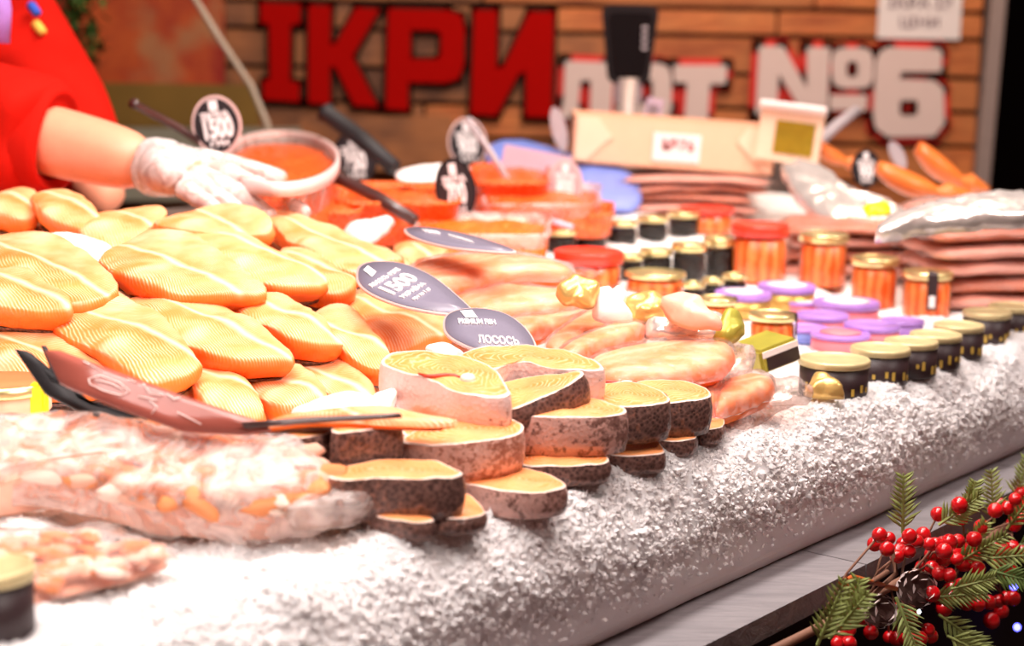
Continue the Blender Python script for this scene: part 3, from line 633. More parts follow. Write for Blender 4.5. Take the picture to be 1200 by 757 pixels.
vp = [
 ([(478, 316), (500, 302), (560, 294), (620, 297), (668, 309), (655, 318), (600, 319), (555, 328), (495, 331)], 1.055, 'long wrapped fillet right behind the grey-sheened oval tag'),
 ([(522, 338), (560, 331), (620, 335), (682, 343), (664, 354), (590, 360), (545, 356)], 1.035, 'wrapped fillet with yellow stripe, second behind the grey-sheened tags'),
 ([(588, 378), (635, 358), (692, 350), (704, 358), (655, 376), (612, 388)], 1.02, 'narrow wrapped fillet right of the small oval tag'),
 ([(640, 398), (662, 380), (715, 352), (762, 345), (748, 370), (700, 385), (660, 404)], 1.02, 'pink wrapped fillet with crumpled white corner'),
 ([(655, 408), (690, 392), (742, 372), (764, 372), (748, 388), (705, 404), (672, 414)], 1.022, 'slim wrapped fillet leaning across the pink one'),
 ([(690, 420), (730, 403), (790, 395), (848, 397), (860, 410), (842, 428), (790, 437), (722, 440)], 1.012, 'big smooth orange wrapped fillet right behind the dark steaks'),
 ([(832, 464), (848, 445), (880, 434), (906, 440), (900, 454), (870, 468), (842, 476)], .985, 'small orange wrapped portion at the edge of the ice'),
 ([(770, 455), (800, 440), (840, 440), (850, 455), (835, 475), (800, 470)], .985, 'flat reddish wrapped portion behind the rightmost tall steak'),
]
for pts, z, lab in vp: vac_fish(pts, z, lab)
def sheet(name, pts, z, mat, label, cat, tilt=10, amp=.008, thick=.012, group=None):
    M, hit = plane_frame(pts, z, tilt, 0, (1, 0)); W, c = outline(pts, M, hit, 48, True)
    sp = [(.2, .004, 0, 0, 0), (.4, .004, 0, 0, 0), (.6, .003, 0, 0, 0), (.8, .001, 0, 0, 0), (.95, -.003, 0, 0, 0), (1, -.007, 0, 0, 0), (1, -thick, 0, 0, 0)]
    o = rings(name, W, c, sp, mat, None, amp * .6, 60, wob=.003); o.matrix_world = M; return tag(o, label, cat, group)
PK = 'foil and plastic packets behind the wrapped fish'
sheet('plastic_bag_corner', [(845, 478), (870, 462), (910, 438), (945, 440), (950, 455), (910, 470), (875, 490)], .975, 'clear_film', 'loose clear plastic corner trailing over the ice edge', 'plastic bag', 8)
sheet('white_packet', [(694, 338), (712, 332), (716, 340), (728, 328), (734, 345), (728, 360), (742, 366), (720, 372), (698, 362)], 1.05, 'white_fat', 'crumpled glaring white packet corner', 'packet', 40, .01, group=PK)
sheet('foil_packet', [(757, 372), (790, 366), (848, 366), (852, 378), (838, 390), (790, 390), (760, 384)], 1.03, 'silver_foil', 'silver-white foil packet behind the smooth orange fillet', 'packet', 25, .010, group=PK)
sheet('gold_packet', [(730, 352), (756, 340), (776, 344), (790, 356), (770, 366), (742, 370)], 1.045, 'gold_packet', 'golden packet beside the white corner', 'packet', 30, .010, group=PK)
sheet('gold_packet', [(652, 332), (690, 322), (702, 334), (690, 350), (668, 350)], 1.06, 'gold_packet', 'small greenish gold packet left of the white corner', 'packet', 30, .010, group=PK)
sheet('gold_packet', [(836, 386), (852, 362), (868, 364), (874, 380), (858, 394), (842, 396)], 1.03, 'olive_box', 'folded olive gold packet right of the silver foil', 'packet', 35, .012, group=PK)
sheet('pink_packet', [(775, 345), (800, 340), (826, 352), (846, 372), (815, 374), (790, 364)], 1.05, 'trim_pink', 'pink striped packet between gold packet and small jar', 'packet', 25, .008, group=PK)
sheet('clear_packet', [(845, 408), (862, 396), (884, 402), (880, 430), (850, 440)], 1.0, 'milky_film', 'crumpled clear wrapping left of the olive carton', 'plastic bag', 20, .012)
# olive carton
M = Matrix.Translation(at(897, 412, .99)) @ Matrix.Rotation(R(28), 4, 'Z') @ Matrix.Rotation(R(-14), 4, 'Y')
e = empty('olive_carton', M, 'small olive and gold carton tilted in front of the strapped jar', 'carton')
boxo('carton', (0, 0, 0), (.046, .05, .024), 'olive_box', e, bevel=.003); boxo('dark_side', (.002, -.0255, -.003), (.038, .001, .013), 'dark_label', e, bevel=0); boxo('label_band', (0, -.0258, .007), (.042, .001, .006), 'paper', e, bevel=0)
sheet('gold_packet', [(946, 444), (965, 436), (985, 446), (990, 454), (965, 453), (950, 452)], .975, 'gold_packet', 'torn gold packet on the ice before the nearest dark jar', 'packet', 15, .006, group=PK)

# ================================================================ JARS
def jar(px, py, dpx, h, lidmat, cont, label, group, name='glass_jar', lid_h=.22, strap=None, facets=False, capprint=None, z=None, can=False, band=None):
    P = at_ice(px, py, h) if z is None else at(px, py, z)
    d = dpx * (P - CAM).dot(FW) / F; r = d / 2
    e = empty(name, Vector((P.x, P.y, P.z - h)), label, 'tin' if can else 'jar', group)
    lh = h * lid_h if h * lid_h < .016 else .016
    if can:
        lathe('can_body', [(r * .9, 0), (r * .96, .002), (r * .96, h - lh)], cont, e, 32)
    else:
        sq = (lambda a: 1 - .035 * (math.cos(a * 10) > 0)) if facets else None
        lathe('contents', [(r * .82, .002), (r * .9, .006), (r * .9, h - lh - .006), (r * .8, h - lh - .003)], cont, e, 40, squash=sq)
        lathe('glass', [(r * .85, 0), (r * .96, .004), (r * .965, h - lh - .006), (r * .86, h - lh - .001), (r * .86, h - lh)], 'jar_glass', e, 40, squash=sq)
    lathe('lid', [(r * .93, h - lh), (r, h - lh + .0008), (r, h - .002), (r * .97, h - .0004), (r * .90, h), (r * .88, h - .001), (r * .4, h - .001)], lidmat, e, 36)
    if band: lathe('label_band', [(r * .97, h * .18), (r * .975, h * .2), (r * .975, h * .68), (r * .97, h * .7)], band, e, 36)
    if capprint: o = lathe('lid_print', [(r * .7, h - .0006), (r * .7, h + .0005), (r * .2, h + .0006)], capprint, e, 24)
    if strap is not None:
        a = R(strap); v = []; f = []; w_ = .2
        path = [(.3 * r, h + .0012), (r * .98, h + .0012), (r * 1.03, h - .003), (r * 1.02, h * .25)]
        for rr, zz in path:
            for s in (-w_, w_): v.append((rr * math.cos(a + s * min(1, r / rr * 1.0)), rr * math.sin(a + s * min(1, r / rr)), zz))
        for k in range(3): f.append((2 * k, 2 * k + 1, 2 * k + 3, 2 * k + 2))
        mesh('seal_strap', v, f, 'dark_label', e)
        v = [(r * 1.035 * math.cos(a + s), r * 1.035 * math.sin(a + s), zz) for zz in (h * .3, h * .55) for s in (-.12, .12)]; mesh('strap_print', v, [(0, 1, 3, 2)], 'paper', e)
    return e
G1 = 'dark caviar jars with gold lids along the edge'
for px, py, d, lab in [(1186, 357, 50, 'small dark jar with dull gold lid at the right picture edge'), (1157, 364, 52, 'small dark jar with dull gold lid, second from the right picture edge'),
                       (1124, 379, 54, 'small dark jar with dull gold lid, third from the right picture edge'), (1097, 390, 56, 'small dark jar with dull gold lid, fourth from the right picture edge'),
                       (1068, 398, 58, 'small dark jar with dull gold lid, fifth from the right picture edge'), (1032, 406, 64, 'small dark jar with dull gold lid, just behind the nearest one'),
                       (978, 419, 77, 'widest and nearest small dark jar with dull gold lid, by the ice edge')]:
    d *= 1.09; e = jar(px, py, d, .037, 'olive_lid', 'dark_label', lab, G1, 'caviar_tin', can=True, lid_h=.2)
    P = e.location; r = d * (P - CAM).dot(FW) / F / 2
    for k in range(7):                                              # gilt marks printed on the label
        a = R(-150 + k * 20 + random.uniform(-5, 5)); q = boxo('gilt_mark', (0, 0, 0), (.003, .0008, random.uniform(.004, .010)), 'yellow_print', e, Matrix.Rotation(a + math.pi / 2, 4, 'Z'), 0)
        q.location = (r * .965 * math.cos(a), r * .965 * math.sin(a), random.uniform(.008, .014))
G2 = 'rear row of dark jars with gold lids'
for k, (px, py) in enumerate([(657, 268), (693, 263), (729, 258), (765, 253), (801, 248)]):
    jar(px, py, 38, .036, 'gold_lid', 'black_roe', ['small dark jar with gold lid, leftmost of the rear row', 'small dark jar with gold lid, second of the rear row', 'small dark jar with gold lid, middle of the rear row', 'small dark jar with gold lid, fourth of the rear row', 'small dark jar with gold lid, rightmost of the rear row beside the red lid'][k], G2)
G3 = 'middle row of dark jars with gold lids'
for k, (px, py, d, h) in enumerate([(738, 297, 34, .035), (769, 291, 40, .038), (808, 284, 42, .050), (844, 278, 40, .052)]):
    jar(px, py, d, h, 'gold_lid', 'black_roe', ['dark jar with gold lid touching the red-lidded jar, middle row', 'second dark jar with gold lid in the middle row', 'tall dark jar with gold lid, third in the middle row', 'tall dark jar with gold lid at the right end of the middle row'][k], G3)
G4 = 'small lids in front of the tall dark jars'
for k, (px, py, d) in enumerate([(861, 321, 30), (836, 326, 26), (813, 331, 27)]):
    jar(px, py, d, .028, 'gold_lid', 'black_roe', ['low dark jar with gold lid beside the tall salmon jar', 'low dark jar with gold lid, middle of three before the tall dark ones', 'low dark jar with gold lid, leftmost of three before the tall dark ones'][k], G4)
G5 = 'jars with red lids'
jar(828, 243, 66, .040, 'red_lid', 'packed_salmon', 'red-lidded jar behind the others at the end of the rear row', G5)
jar(891, 262, 68, .078, 'red_lid', 'packed_salmon', 'tall ribbed jar of salmon with a red lid', G5, facets=True)
jar(690, 293, 82, .045, 'red_lid', 'packed_salmon', 'wide red-lidded jar before the rear row', G5, lid_h=.35)
jar(605, 276, 76, .035, 'red_lid', 'orange_roe', 'wide red-lidded jar beside the caviar, left of the rear row', G5, lid_h=.35)
G6 = 'salmon jars with gold lids'
jar(966, 273, 58, .072, 'gold_lid', 'packed_salmon', 'tall salmon jar with gold lid right of the ribbed one', G6, facets=True, lid_h=.16)
jar(1026, 301, 56, .066, 'gold_lid', 'packed_salmon', 'tall salmon jar with gold lid, middle of three in a line', G6, lid_h=.16)
jar(1088, 317, 58, .060, 'gold_lid', 'packed_salmon', 'salmon jar with gold lid and dark seal strap down its front', G6, lid_h=.16, strap=-92)
jar(768, 318, 72, .030, 'gold_lid', 'packed_salmon', 'low wide red jar with gold lid before the middle row', G6)
jar(841, 348, 46, .036, 'gold_lid', 'packed_salmon', 'small red jar with gold lid left of the purple-lidded tins', G6, strap=-10)
jar(906, 366, 56, .050, 'gold_lid', 'packed_salmon', 'orange jar with gold lid and dark strap on its right side', G6, strap=-22, lid_h=.16)
G7 = 'purple-lidded tins and tubs'
for px, py, d, h, side, cp, lab in [(922, 333, 68, .030, 'gold_can', 'white_lid_print', 'gold tin with purple and white lid before the tall salmon jars'), (871, 341, 66, .030, 'gold_can', 'white_lid_print', 'gold tin with purple lid left of its twin'),
      (992, 352, 78, .028, 'pink_label', 'white_lid_print', 'red tub with purple rim and white top before the middle salmon jar'), (1058, 374, 50, .020, 'purple_lid', None, 'flat purple tin below the strapped salmon jar'),
      (964, 367, 62, .024, 'pink_label', None, 'tub with plain purple lid right of the strapped orange jar'), (1022, 379, 66, .024, 'pink_label', None, 'pink tub with purple lid right behind the dark gold-lidded row'),
      (985, 389, 70, .020, 'pink_label', 'pink_label', 'lowest purple and pink tub, just behind the nearest dark jar'), (942, 352, 46, .016, 'pink_label', 'white_lid_print', 'pale pink tub between the gold tins and the orange jar'), (945, 382, 50, .018, 'blue_plastic', None, 'small blue-violet tub beside the strapped orange jar')]:
    jar(px, py, d, h, 'purple_lid', side, lab, G7, 'lidded_tin', can=True, capprint=cp, lid_h=.3)

# ================================================================ STACKS OF FLAT PACKS
def flat_pack(c, lx, ly, th, mat, label, group, yaw=0, sag=.006, name='vacuum_pack', tiltx=0, roll=0):
    M = Matrix.Translation(c) @ Matrix.Rotation(R(yaw), 4, 'Z') @ Matrix.Rotation(R(tiltx), 4, 'X') @ Matrix.Rotation(R(roll), 4, 'Y')
    pts = [Vector((sx * lx / 2, sy * ly / 2, 0)) for sx, sy in ((-1, -1), (-.3, -1.04), (.4, -1), (1, -1), (1.02, 0), (1, 1), (0, 1.03), (-1, 1), (-1.02, 0))]
    W = resample(catmull(pts, 6), 40); c0 = Vector((0, 0, 0)); e = empty(name, M, label, 'fish pack', group)
    sp = [(.3, th, 0, 0, 0), (.6, th, 0, 0, 0), (.8, th * .9, 0, 0, 0), (.9, th * .7, 0, 0, 0), (.95, th * .45, 0, 0, 0), (.9, th * .2, 0, 0, 0), (.8, .0, 0, 0, 0)]
    rings('packed_fish', W, c0, sp, mat, e, .003, 25, sag)
    sp = [(.8, th * 1.05, 0, 0, 0), (.92, th * .8, 0, 0, 0), (1.0, th * .5, 0, 0, 0), (1.05, th * .45, 0, 0, 0)]
    rings('plastic_wrap', W, c0, sp, 'clear_film', e, .004, 40, sag, close_bottom=False, wob=.006)
    return e
GS = 'flat fish packs in the right stack'
base = at(1150, 378, .957)
num = ['lowest', 'second lowest', 'third lowest', 'fourth from the bottom', 'fifth from the bottom', 'sixth from the bottom', 'seventh from the bottom', 'eighth from the bottom', 'topmost']
zz = .958; six = ['lowest', 'second lowest', 'third lowest', 'fourth from the bottom', 'fifth from the bottom', 'topmost']
for k in range(6):
    flat_pack(Vector((.645 + random.uniform(-.012, .012), 2.20 + random.uniform(-.01, .01), zz)), .25, .18, .0185, ['pack_pink', 'pack_brown'][k % 3 == 1], f'flat pinkish vacuum pack, {six[k]} of the right-hand stack', GS, random.uniform(-6, 6), roll=random.uniform(-1.5, 1.5)); zz += .0225
zz2 = .972
for k in range(4):
    flat_pack(Vector((.47 + random.uniform(-.015, .015), 2.40 + random.uniform(-.01, .01), zz2)), .20, .17, .015, ['pack_pink', 'pack_brown'][k % 2], f'flat vacuum pack, {["lowest", "second", "third", "topmost"][k]} of the low stack behind the gold-lidded salmon jars', 'flat fish packs in the middle stack', random.uniform(-10, 10)); zz2 += .0185
zz3 = 1.00
for k in range(5):
    flat_pack(Vector((.27 + random.uniform(-.02, .02), 2.82 + random.uniform(-.01, .01), zz3)), .25, .2, .013, ['pack_brown', 'pack_pink', 'pack_brown'][k % 3], f'flat brownish vacuum pack, {["lowest", "second", "third", "fourth", "topmost"][k]} of the stack under the cardboard box', 'flat fish packs under the cardboard box', random.uniform(-8, 8)); zz3 += .0150
sheet('foil_pouch', [(1040, 250), (1100, 232), (1160, 222), (1215, 222), (1215, 246), (1150, 252), (1080, 258), (1030, 268)], 1.105, 'silver_foil', 'long silver foil pouch on top of the right stack', 'pouch', 18, .006, .02, 'foil pouches on the stacks')
sheet('foil_pouch', [(918, 186), (960, 188), (990, 212), (1030, 232), (1062, 240), (1050, 258), (1000, 262), (960, 246), (930, 215)], 1.07, 'silver_foil', 'crinkled silver-white pouch sloping down from the gold carton', 'pouch', 22, .012, .02, 'foil pouches on the stacks')
sheet('yellow_sticker', [(1015, 238), (1040, 236), (1042, 246), (1018, 248)], 1.081, 'yellow_label', 'small yellow sticker lying on the crinkled silver pouch', 'sticker', 22, .001, .002)
# smoked fish
def fish_piece(px, py, Y, L, r, ang, label):
    P = aty(px, py, Y); e = []; N = 14; vs, fs = [], []
    for i in range(N + 1):
        u = i / N; rr = r * (math.sin(math.pi * min(1, u * 1.25 + .12)) ** .55 if u < .7 else (1 - (u - .7) / .34) ** .8)
        cx = (u - .5) * L; cz = -.012 * math.sin(u * 3)
        for k in range(16): a = 2 * math.pi * k / 16; vs.append((cx, rr * 1.2 * math.cos(a), cz + rr * math.sin(a) * .8))
    for i in range(N):
        for k in range(16): fs.append((i * 16 + k, i * 16 + (k + 1) % 16, (i + 1) * 16 + (k + 1) % 16, (i + 1) * 16 + k))
    fs.append(tuple(range(16))[::-1]); fs.append(tuple(N * 16 + k for k in range(16)))
    M = Matrix.Translation(P) @ Matrix.Rotation(R(ang), 4, 'Y')
    tag(mesh('smoked_fish', vs, fs, 'smoked_fish', None, True, m4=M), label, 'smoked fish', 'orange smoked fish on the right stack')
fish_piece(1085, 212, 2.52, .15, .022, 14, 'orange smoked fish lying in front on the right stack')
fish_piece(1118, 197, 2.62, .13, .022, 28, 'orange smoked fish leaning behind the front one')
fish_piece(985, 178, 2.8, .10, .016, 20, 'small orange fish piece behind the dark oval tag')

# ================================================================ CARDBOARD BOX, GOLD CARTON, SCALE DISPLAY
P = aty(790, 170, 2.75); M = Matrix.Translation(P) @ Matrix.Rotation(R(3), 4, 'Y')
e = empty('cardboard_box', M, 'low open cardboard box with a white label, on the fish packs', 'box')
W_, H_, D_ = .32, .074, .20
boxo('front_panel', (0, 0, 0), (W_, .004, H_), 'cardboard', e); boxo('back_panel', (0, D_, 0), (W_, .004, H_), 'cardboard', e)
boxo('side_panel', (-W_ / 2, D_ / 2, 0), (.004, D_, H_), 'cardboard', e); boxo('side_panel', (W_ / 2, D_ / 2, 0), (.004, D_, H_), 'cardboard', e); boxo('bottom_panel', (0, D_ / 2, -H_ / 2), (W_, D_, .004), 'cardboard', e)
def tri(name, pts, mat): mesh(name, [Vector(p) for p in pts] + [Vector(p) + Vector((0, .003, 0)) for p in pts], [tuple(range(len(pts)))[::-1], tuple(range(len(pts), 2 * len(pts)))] + [(i, (i + 1) % len(pts), len(pts) + (i + 1) % len(pts), len(pts) + i) for i in range(len(pts))], mat, e, False)
tri('flap', [(-.158, -.006, .036), (-.125, -.006, .036), (-.10, -.006, .008), (-.14, -.006, -.034), (-.158, -.006, -.034)], 'cardboard_light')
tri('flap', [(.158, -.006, .036), (.115, -.006, .036), (.10, -.006, .012), (.148, -.006, -.034), (.158, -.006, -.034)], 'cardboard_light')
boxo('paper_label', (.004, -.004, -.004), (.076, .002, .045), 'paper', e, bevel=0)
text_on('label_print', '№76', Vector((.006, -.006, 0)), Vector((.026, 0, 0)), Vector((0, 0, .024)), Vector((0, -1, 0)), 'faded_ink', e)
P = aty(925, 160, 2.72); e = empty('gold_carton', Matrix.Translation(P) @ Matrix.Rotation(R(6), 4, 'Y') @ Matrix.Rotation(R(-12), 4, 'Z'), 'pale open carton with a gold foil front beside the cardboard box', 'carton')
boxo('carton', (0, .03, 0), (.10, .06, .085), 'cardboard_light', e, bevel=.002); boxo('foil_window', (.008, -.0015, -.002), (.062, .002, .052), 'gold_foil', e, bevel=.0005); boxo('lid_flap', (.0, -.006, .045), (.105, .03, .008), 'paper', e, Matrix.Rotation(R(-20), 4, 'X'), .002)
P = aty(738, 52, 3.1); e = empty('scale_display', P, 'black rounded scale display on a grey pole behind the box', 'scale')
def rr_prism(name, w_, h_, d_, cr, mat, y, taper=0):
    pts = []
    for cx, cz, a0 in ((w_ / 2 - cr, h_ / 2 - cr, 0), (-w_ / 2 + cr, h_ / 2 - cr, 90), (-w_ / 2 + cr + taper, -h_ / 2 + cr, 180), (w_ / 2 - cr - taper, -h_ / 2 + cr, 270)):
        for k in range(6): a = R(a0 + 18 * k); pts.append((cx + cr * math.cos(a), cz + cr * math.sin(a)))
    n = len(pts); v = [(x, y, z) for x, z in pts] + [(x, y + d_, z) for x, z in pts]
    return mesh(name, v, [tuple(range(n)), tuple(range(n, 2 * n))[::-1]] + [(i, n + i, n + (i + 1) % n, (i + 1) % n) for i in range(n)], mat, e, False)
rr_prism('housing', .100, .140, .03, .016, 'soft_black', 0, .012); rr_prism('screen', .080, .112, .002, .012, 'screen_black', -.003, .010)
tube('pole', [(0, .015, -.06), (0, .015, -.40)], .024, 'frame_metal', e, 12); boxo('neck', (0, .012, -.085), (.05, .03, .05), 'grey_ink', e, bevel=.006)
for k in range(4): boxo('key', (.026, -.0045, .03 - k * .012), (.010, .002, .006), 'tag_grey', e, bevel=.0005)
P = aty(765, 132, 3.0); e = empty('hanging_card', P, 'small pinkish card leaning on the scale pole', 'card'); boxo('card', (0, 0, 0), (.03, .003, .05), 'mauve_plastic', e, Matrix.Rotation(R(12), 4, 'Y'), .001); boxo('card_print', (0, -.003, .004), (.018, .001, .02), 'grey_ink', e, Matrix.Rotation(R(12), 4, 'Y'), 0)

# ================================================================ BLUE TUB, CAVIAR TUBS
def tub(name, pts4, ztop, h, mat, roemat, label, cat='tub', dome=.012, group='orange caviar tubs at the back', inset=.93):
    """open tub: rim outline in the plane z = ztop, tapered sides, caviar heaped inside"""
    W = [at(px, py, ztop) for px, py in pts4]; c0 = sum(W, Vector()) / len(W); M = Matrix.Translation(Vector((c0.x, c0.y, ztop - h)))
    L = resample(catmull([p - M.translation - Vector((0, 0, h)) for p in W], 6), 40)
    a = sum(L[i].x * L[(i + 1) % 40].y - L[(i + 1) % 40].x * L[i].y for i in range(40))
    if a < 0: L.reverse()
    c = Vector((0, 0, 0)); e = empty(name, M, label, cat, group)
    rings('tub_wall', L, c, [(inset * .96, h * .6, 0, 0, 0), (.965, h, 0, 0, 0), (1.0, h + .001, 0, 0, 0), (1.0, h - .006, 0, 0, 0), (.97, h - .007, 0, 0, 0), (inset * .93, 0, 0, 0, 0)], mat, e, close_top=False)
    if roemat:
        rings('caviar', L, c, [(.2, h - .012 + dome, 0, 0, 0), (.5, h - .012 + dome * .8, 0, 0, 0), (.75, h - .012 + dome * .4, 0, 0, 0), (.94, h - .014, 0, 0, 0), (.92, .003, 0, 0, 0)], roemat, e, .006, 35)
    return e
def quad(x0, x1, y0, y1, sk=0): return [(x0 + sk, y0), ((x0 + x1) / 2 + sk, y0 - 1), (x1 + sk, y0 + 1), (x1 + 3, (y0 + y1) / 2), (x1, y1), ((x0 + x1) / 2, y1 + 1), (x0, y1), (x0 - 3, (y0 + y1) / 2)]
def ell(cx, cy, a, b, n=14): return [(cx + a * math.cos(2 * math.pi * k / n), cy + b * math.sin(2 * math.pi * k / n)) for k in range(n)]
sheet('blue_tray', [(574, 166), (605, 160), (670, 176), (738, 198), (752, 224), (742, 242), (700, 238), (630, 208), (575, 190)], 1.075, 'blue_plastic', 'pale blue plastic sheet sloping behind the caviar', 'tray', 30, .004, .010)
P = aty(628, 195, 2.72); boxo('tray_card', (0, 0, 0), (.11, .004, .05), 'mauve_plastic', None, m4=Matrix.Translation(P) @ Matrix.Rotation(R(10), 4, 'Y')); tag(bpy.data.objects['tray_card'], 'pale mauve card standing in the blue tray', 'card')
tub('caviar_tub', quad(555, 640, 192, 212), 1.085, .05, 'orange_roe', 'orange_roe', 'orange caviar heap in front of the blue tray')
tub('caviar_tub', quad(628, 716, 236, 250), 1.05, .035, 'orange_roe', 'orange_roe', 'low orange caviar tub behind the rear jar row, under the pale-rimmed tag')
tub('caviar_tub', quad(570, 700, 214, 238), 1.065, .05, 'tub_plastic', 'orange_roe', 'wide clear tub of orange caviar under the upright tags')
tub('caviar_tub', quad(398, 535, 214, 236), 1.075, .06, 'orange_roe', 'orange_roe', 'orange-red caviar tub behind the fillets, crossed by the dark handle')
tub('caviar_tub', quad(290, 420, 222, 246), 1.075, .06, 'orange_roe', 'orange_roe', 'orange tub at the foot of the white-rimmed bucket')
tub('caviar_tub', quad(490, 640, 250, 274, 4), 1.055, .045, 'tub_plastic', 'yellow_roe', 'yellow-orange caviar tub below the 700 tag', dome=.01)
e = tub('caviar_bucket', ell(328, 186, 69, 31), 1.125, .11, 'tub_plastic', 'orange_roe', 'round translucent bucket of orange caviar beside the gloved hand', 'bucket', dome=.0)
L_ = [local(e, at(*p, 1.125)) for p in ell(328, 186, 70.5, 32, 40)]; L_.reverse()
L_ = [Vector((p.x, p.y, 0)) for p in L_]
rings('bucket_rim', L_, sum(L_, Vector()) / 40, [(.93, .104, 0, 0, 0), (.935, .1125, 0, 0, 0), (1, .1125, 0, 0, 0), (1.0, .098, 0, 0, 0), (.96, .097, 0, 0, 0)], 'rim_plastic', e, close_top=False, close_bottom=False)
sheet('clear_packet', [(405, 262), (440, 256), (462, 252), (450, 266), (432, 275), (408, 272)], 1.06, 'white_fat', 'shiny white plastic scrap left of the flat dark tag', 'plastic bag', 20, .006)
sheet('wooden_scraper', [(470, 196), (540, 190), (545, 204), (474, 208)], 1.10, 'paper', 'pale flat lid behind the orange caviar', 'lid', 8, .002, .004)

# ================================================================ PRICE TAGS
GT = 'oval price tags on sticks'
def price_print(M, hit, e, c, dx, dy, s):
    n = math.hypot(*dx); m_ = math.hypot(*dy)
    def off(a, b): return (c[0] + dx[0] * a + dy[0] * b, c[1] + dx[1] * a + dy[1] * b)
    text_px('price', s, M, hit, c, dx, dy, e, bold=.045)
    return off
pts = [(417, 322), (421, 311), (438, 306), (470, 308), (505, 322), (535, 345), (558, 368), (545, 369), (510, 366), (470, 358), (438, 346), (421, 334)]
e, M, hit = plate('price_tag', pts, 1.060, 'tag_face_sheen', 12, 0, .0025, rim='tag_rim', smooth=True, label='black teardrop price tag with painted grey lamp sheen, reading 1500 lying flat on the fillets', cat='price tag', group=GT)
text_px('price', '1500', M, hit, (467, 335), (16.5, -10), (-24, -10), e, bold=.03)
text_px('print', 'ЛОСОСЬ ФІЛЕ', M, hit, (451, 327), (4.6, -2.9), (-7, -3), e, bold=.015)
text_px('print', 'УКРАЇНА', M, hit, (484, 342), (6, -3.8), (-7, -3), e, bold=.015); text_px('print', 'грн за 1 кг', M, hit, (494, 346), (4, -2.6), (-6, -2.6), e, bold=.01)
inv = M.inverted(); c = inv @ hit(433, 319); q = [inv @ hit(*p) for p in ((426, 318), (431, 313), (441, 320), (436, 326))]; mesh('emblem', [p + Vector((0, 0, .0015)) for p in q], [(0, 1, 2, 3)], 'white_print', e, False)
pts = [(519, 378), (524, 368), (540, 362), (565, 361), (592, 367), (612, 380), (626, 398), (627, 412), (600, 414), (560, 410), (535, 400), (522, 390)]
e, M, hit = plate('price_tag', pts, 1.045, 'tag_face_sheen', 14, 0, .0025, rim='tag_rim', smooth=True, label='black oval price tag with painted grey lamp sheen, lettered ЛОСОСЬ behind the big silver steak', cat='price tag', group=GT)
text_px('print', 'ЛОСОСЬ', M, hit, (584, 401), (11, .6), (-3, -12), e, bold=.02); text_px('print', 'PREMIUM FISH', M, hit, (559, 379), (7, .2), (-2, -8), e, bold=.015)
inv = M.inverted(); q = [inv @ hit(*p) for p in ((539, 366), (553, 365), (560, 374), (546, 374))]; mesh('emblem', [p + Vector((0, 0, .0015)) for p in q], [(0, 1, 2, 3)], 'white_print', e, False)
pts = [(474, 268), (500, 266), (545, 274), (580, 284), (605, 295), (560, 293), (520, 288), (485, 278)]
e, M, hit = plate('price_tag', pts, 1.085, 'tag_face_sheen', 4, 0, .0025, rim='tag_rim', smooth=True, label='dark teardrop price tag lying nearly edge-on below the 700 tag', cat='price tag', group=GT)
text_px('print', '1200', M, hit, (505, 273), (10, 1.5), (-6, -4), e, bold=.04); text_px('print', 'ФОРЕЛЬ', M, hit, (540, 281), (7, 2), (-4, -3), e, bold=.03)
def upright(px, py, wpx, hpx, Y, rot, txt, face, rim, label, yaw=0, handle=None, hm='brown_handle', sub='ІКРА', hr=.0035, tp=.6):
    P = aty(px, py, Y); k = Y / F; a_, b_ = wpx * k / 2, hpx * k / 2
    M = Matrix.Translation(P) @ Matrix.Rotation(R(yaw), 4, 'Z') @ Matrix.Rotation(R(rot), 4, 'Y')
    e = empty('price_tag', M, label, 'price tag', GT)
    def disc(nm, s, y0, y1, mt):
        n = 40; pts = []
        for i in range(n):
            t = 2 * math.pi * i / n; x = a_ * math.cos(t); z = b_ * math.sin(t)
            if z < 0: x *= 1 - .18 * (z / b_) ** 2
            pts.append((x * s, z * s))
        v = [(x, y0, z) for x, z in pts] + [(x, y1, z) for x, z in pts]
        mesh(nm, v, [tuple(range(n)), tuple(range(n, 2 * n))[::-1]] + [(i, n + i, n + (i + 1) % n, (i + 1) % n) for i in range(n)], mt, e, False)
    disc('rim', 1, 0, .003, rim); disc('face', .9, -.0008, 0, face)
    N = Vector((0, -1, 0)); w1 = a_ * 2
    if txt:
        text_on('price', txt, Vector((0, -.001, -b_ * .12)), Vector((w1 * .32, 0, 0)), Vector((0, 0, b_ * .9)), N, 'white_print', e, .05)
        text_on('print', sub, Vector((0, -.001, b_ * .33)), Vector((w1 * .24, 0, 0)), Vector((0, 0, b_ * .28)), N, 'white_print', e, .05)
        text_on('print', 'ГРН', Vector((0, -.001, -b_ * .62)), Vector((w1 * .2, 0, 0)), Vector((0, 0, b_ * .26)), N, 'white_print', e, .04)
        v = [(-w1 * .09, -.0018, b_ * .5), (w1 * .09, -.0018, b_ * .5), (w1 * .09, -.0018, b_ * .84), (-w1 * .09, -.0018, b_ * .84)]; mesh('emblem', v, [(0, 1, 2, 3)], 'white_print', e, False)
    tube('stick', [(0, .004, -b_ * .8), (0, .004, -b_ - .045)], .0018, hm, e, 6)
    return e
def stick(p0, p1, Y0, Y1, r, mat, label, group='long dark serving handles', name='spoon_handle', flat=True):
    a, b = aty(*p0, Y0), aty(*p1, Y1); mid = (a + b) / 2; e_ = Matrix.Translation(mid); v, f = tube_geo([a - mid, (a - mid) * .94, (b - mid) * .0 + Vector((0, 0, .003)), b - mid], [r * 1.25, r, r, r * .9], 8)
    tag(mesh(name, v, f, mat, None, True, m4=e_), label, 'handle', group)
upright(254, 147, 58, 70, 2.25, -10, '1500', 'tag_face_black', 'tag_rim', 'upright oval tag reading 1500 with pale rim, behind the gloved hand')
